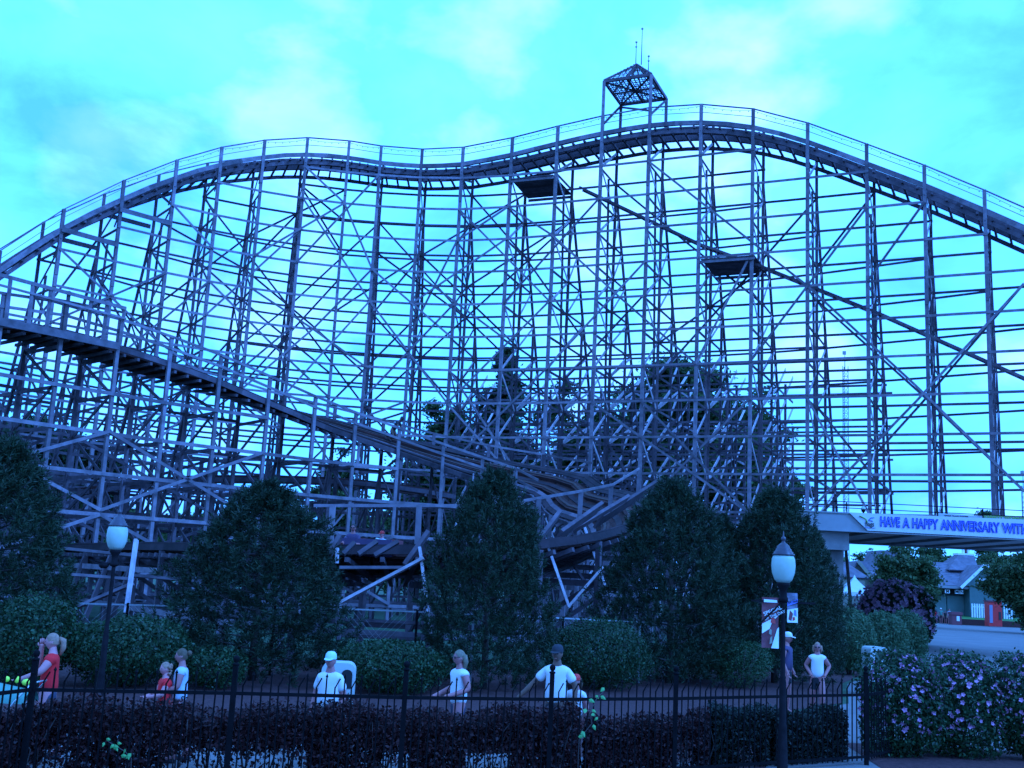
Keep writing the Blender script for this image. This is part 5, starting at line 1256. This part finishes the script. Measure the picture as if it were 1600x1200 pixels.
person(1277, 1003, 26.0, R(-10), 'blonde woman in sunglasses and white camisole right of the banner lamp post', SK_M, H_BL, 'bob', C_WHITE, 0, C_DARK, True, None, 'walk', [(.28, .06, 1.18), (.17, -.12, 1.0)], [(-.26, .06, 1.18), (-.16, -.12, 1.0)], glasses=True, slim=1.0, headyaw=-.1, group=PEO)
PZ = 'small group on the far plaza'
person(1483, 951, 140, R(10), 'small figure in pink and white standing at the right of the plaza group', SK_L, H_BR, 'long', C_PALE, .5, C_PALE, True, None, 'stand', group=PZ)
for px, y_, m, l in ((1462, 953, C_RED, 'small figure in red at the left of the plaza group'), (1470, 950, C_TURQ, 'small figure in turquoise with a pale hat in the plaza group'), (1477, 954, C_DARK, 'small dark clothed figure in the middle of the plaza group')):
    person(px, y_, 141, R(-20), l, SK_M, H_DK, 'short', m, .6, C_DARK, True, None, 'stand', cap=C_WHITE if m is C_TURQ else None, group=PZ)
# worker on the drop track and riders on the return run
wp = at(604, 645, 60.8)
worker = person(600, 640, 60.8, R(70), 'worker in dark clothes bending over on the drop track', SK_D, H_DK, 'short', C_DARK, .6, C_DARK, False, 1.95, 'crouch', [(.2, -.25, 1.2), (.12, -.4, 1.0)], [(-.2, -.25, 1.2), (-.12, -.4, 1.0)], cap=C_DARK)
worker.matrix_world = worker.matrix_basis @ Matrix.Rotation(R(38), 4, 'X')
RD = 'riders in the coaster car'
person(553, 818, 32.6, R(-5), 'man in sunglasses and dark shirt riding the low coaster track', SK_M, H_DK, 'short', C_NAVY, .8, C_DARK, True, 1.85, 'sit', [(.24, -.18, 1.15), (.2, -.4, 1.15)], [(-.24, -.18, 1.15), (-.2, -.4, 1.15)], glasses=True, slim=1.2, group=RD)
person(598, 830, 32.6, R(-35), 'child with a red hat riding the low coaster track right of the man', SK_L, H_BR, 'short', C_PALE, .6, C_DARK, True, 1.35, 'sit', [(.2, -.18, 1.15), (.14, -.36, 1.2)], [(-.2, -.18, 1.15), (-.14, -.36, 1.2)], cap=REDP, group=RD)
# coaster car under the riders
cp0, cp1 = at(538, 850, 33.0), at(612, 852, 32.7); cm = (cp0+cp1)/2
car = thing('coaster_car', 'dark coaster car carrying the two riders on the low track', 'coaster car', (cm.x, cm.y, cm.z-.45), math.atan2(cp1.y-cp0.y, cp1.x-cp0.x))
mb = Mesh(); mb.box((-.9, -.55, .1), (.9, -.48, .6), C_NAVY); mb.box((-.9, .48, .1), (.9, .55, .6), C_NAVY); mb.box((-.9, -.479, .1), (.9, .479, .16), C_NAVY); mb.box((-.97, -.55, .1), (-.901, .55, .55), C_NAVY); mb.build('body', car, local=True)
for x in (-.1, .85): mb = Mesh(); mb.box((x, -.46, .161), (x+.1, .46, .62), MAROON); mb.build('seat_back', car, local=True)
for x in (-.55, .4): mb = Mesh(); mb.tube([(x, -.46, .62), (x, .46, .62)], .03, METAL, 6); mb.build('lap_bar', car, local=True)
for x in (-.6, .6):
    for y in (-.5, .5):
        mb = Mesh(); mb.tube([(x, y-.05, .08), (x, y+.05, .08)], .1, BLACKP, 12); mb.build('wheel', car, local=True)
# stroller
s0 = at(20, 1070, 15.4)
st_ = thing('stroller', 'stroller with pale turquoise cover and lime green toy, pushed by the woman in red', 'stroller', (s0.x, s0.y, 0), 0)
mb = Mesh(); v = []; f = []; n, k = 10, 6
for i in range(n+1):
    a = math.pi*i/n
    for j in range(k+1): x = -.42+.7*j/k; v.append((x, -.24*math.cos(a), s0.z-.22+(.28-.12*(j/k))*math.sin(a)))
for i in range(n):
    for j in range(k): f.append((i*(k+1)+j, i*(k+1)+j+1, (i+1)*(k+1)+j+1, (i+1)*(k+1)+j))
mb.add(v, f, C_TURQ, True); mb.build('canopy', st_, local=True)
mb = Mesh(); mb.box((-.4, -.2, .35), (.3, .2, .55), C_DARK); mb.build('seat', st_, local=True)
hz2 = at(45, 1064, 15.4)
mb = Mesh(); mb.tube([(-.2, -.26, .3), (.15, -.26, s0.z-.2), (hz2.x-s0.x+.15, -.26, hz2.z), (hz2.x-s0.x+.15, .22, hz2.z), (.15, .26, s0.z-.2), (-.2, .26, .3)], .013, METAL, 6); mb.build('handle', st_, local=True)
mb = Mesh(); q = hz2.x-s0.x; zt2 = hz2.z-.02; mb.ball((q-.02, 0, zt2), .06, C_YEL, 8, (1.3, 1, .8)); mb.ball((q-.16, 0, zt2+.03), .035, C_YEL, 8, (1, 1, 1.4)); mb.ball((q-.3, 0, zt2+.03), .04, C_YEL, 8); mb.build('toy', st_, local=True)
for x in (-.35, .3):
    for y in (-.26, .26): mb = Mesh(); mb.tube([(x, y-.02, .12), (x, y+.02, .12)], .12, BLACKP, 14); mb.build('wheel', st_, local=True)
beam('frame', (-.35, -.24, .12), (.15, -.24, s0.z-.2), .02, .02, METAL, st_, local=True); beam('frame', (.3, -.24, .12), (-.2, -.24, .5), .02, .02, METAL, st_, local=True)
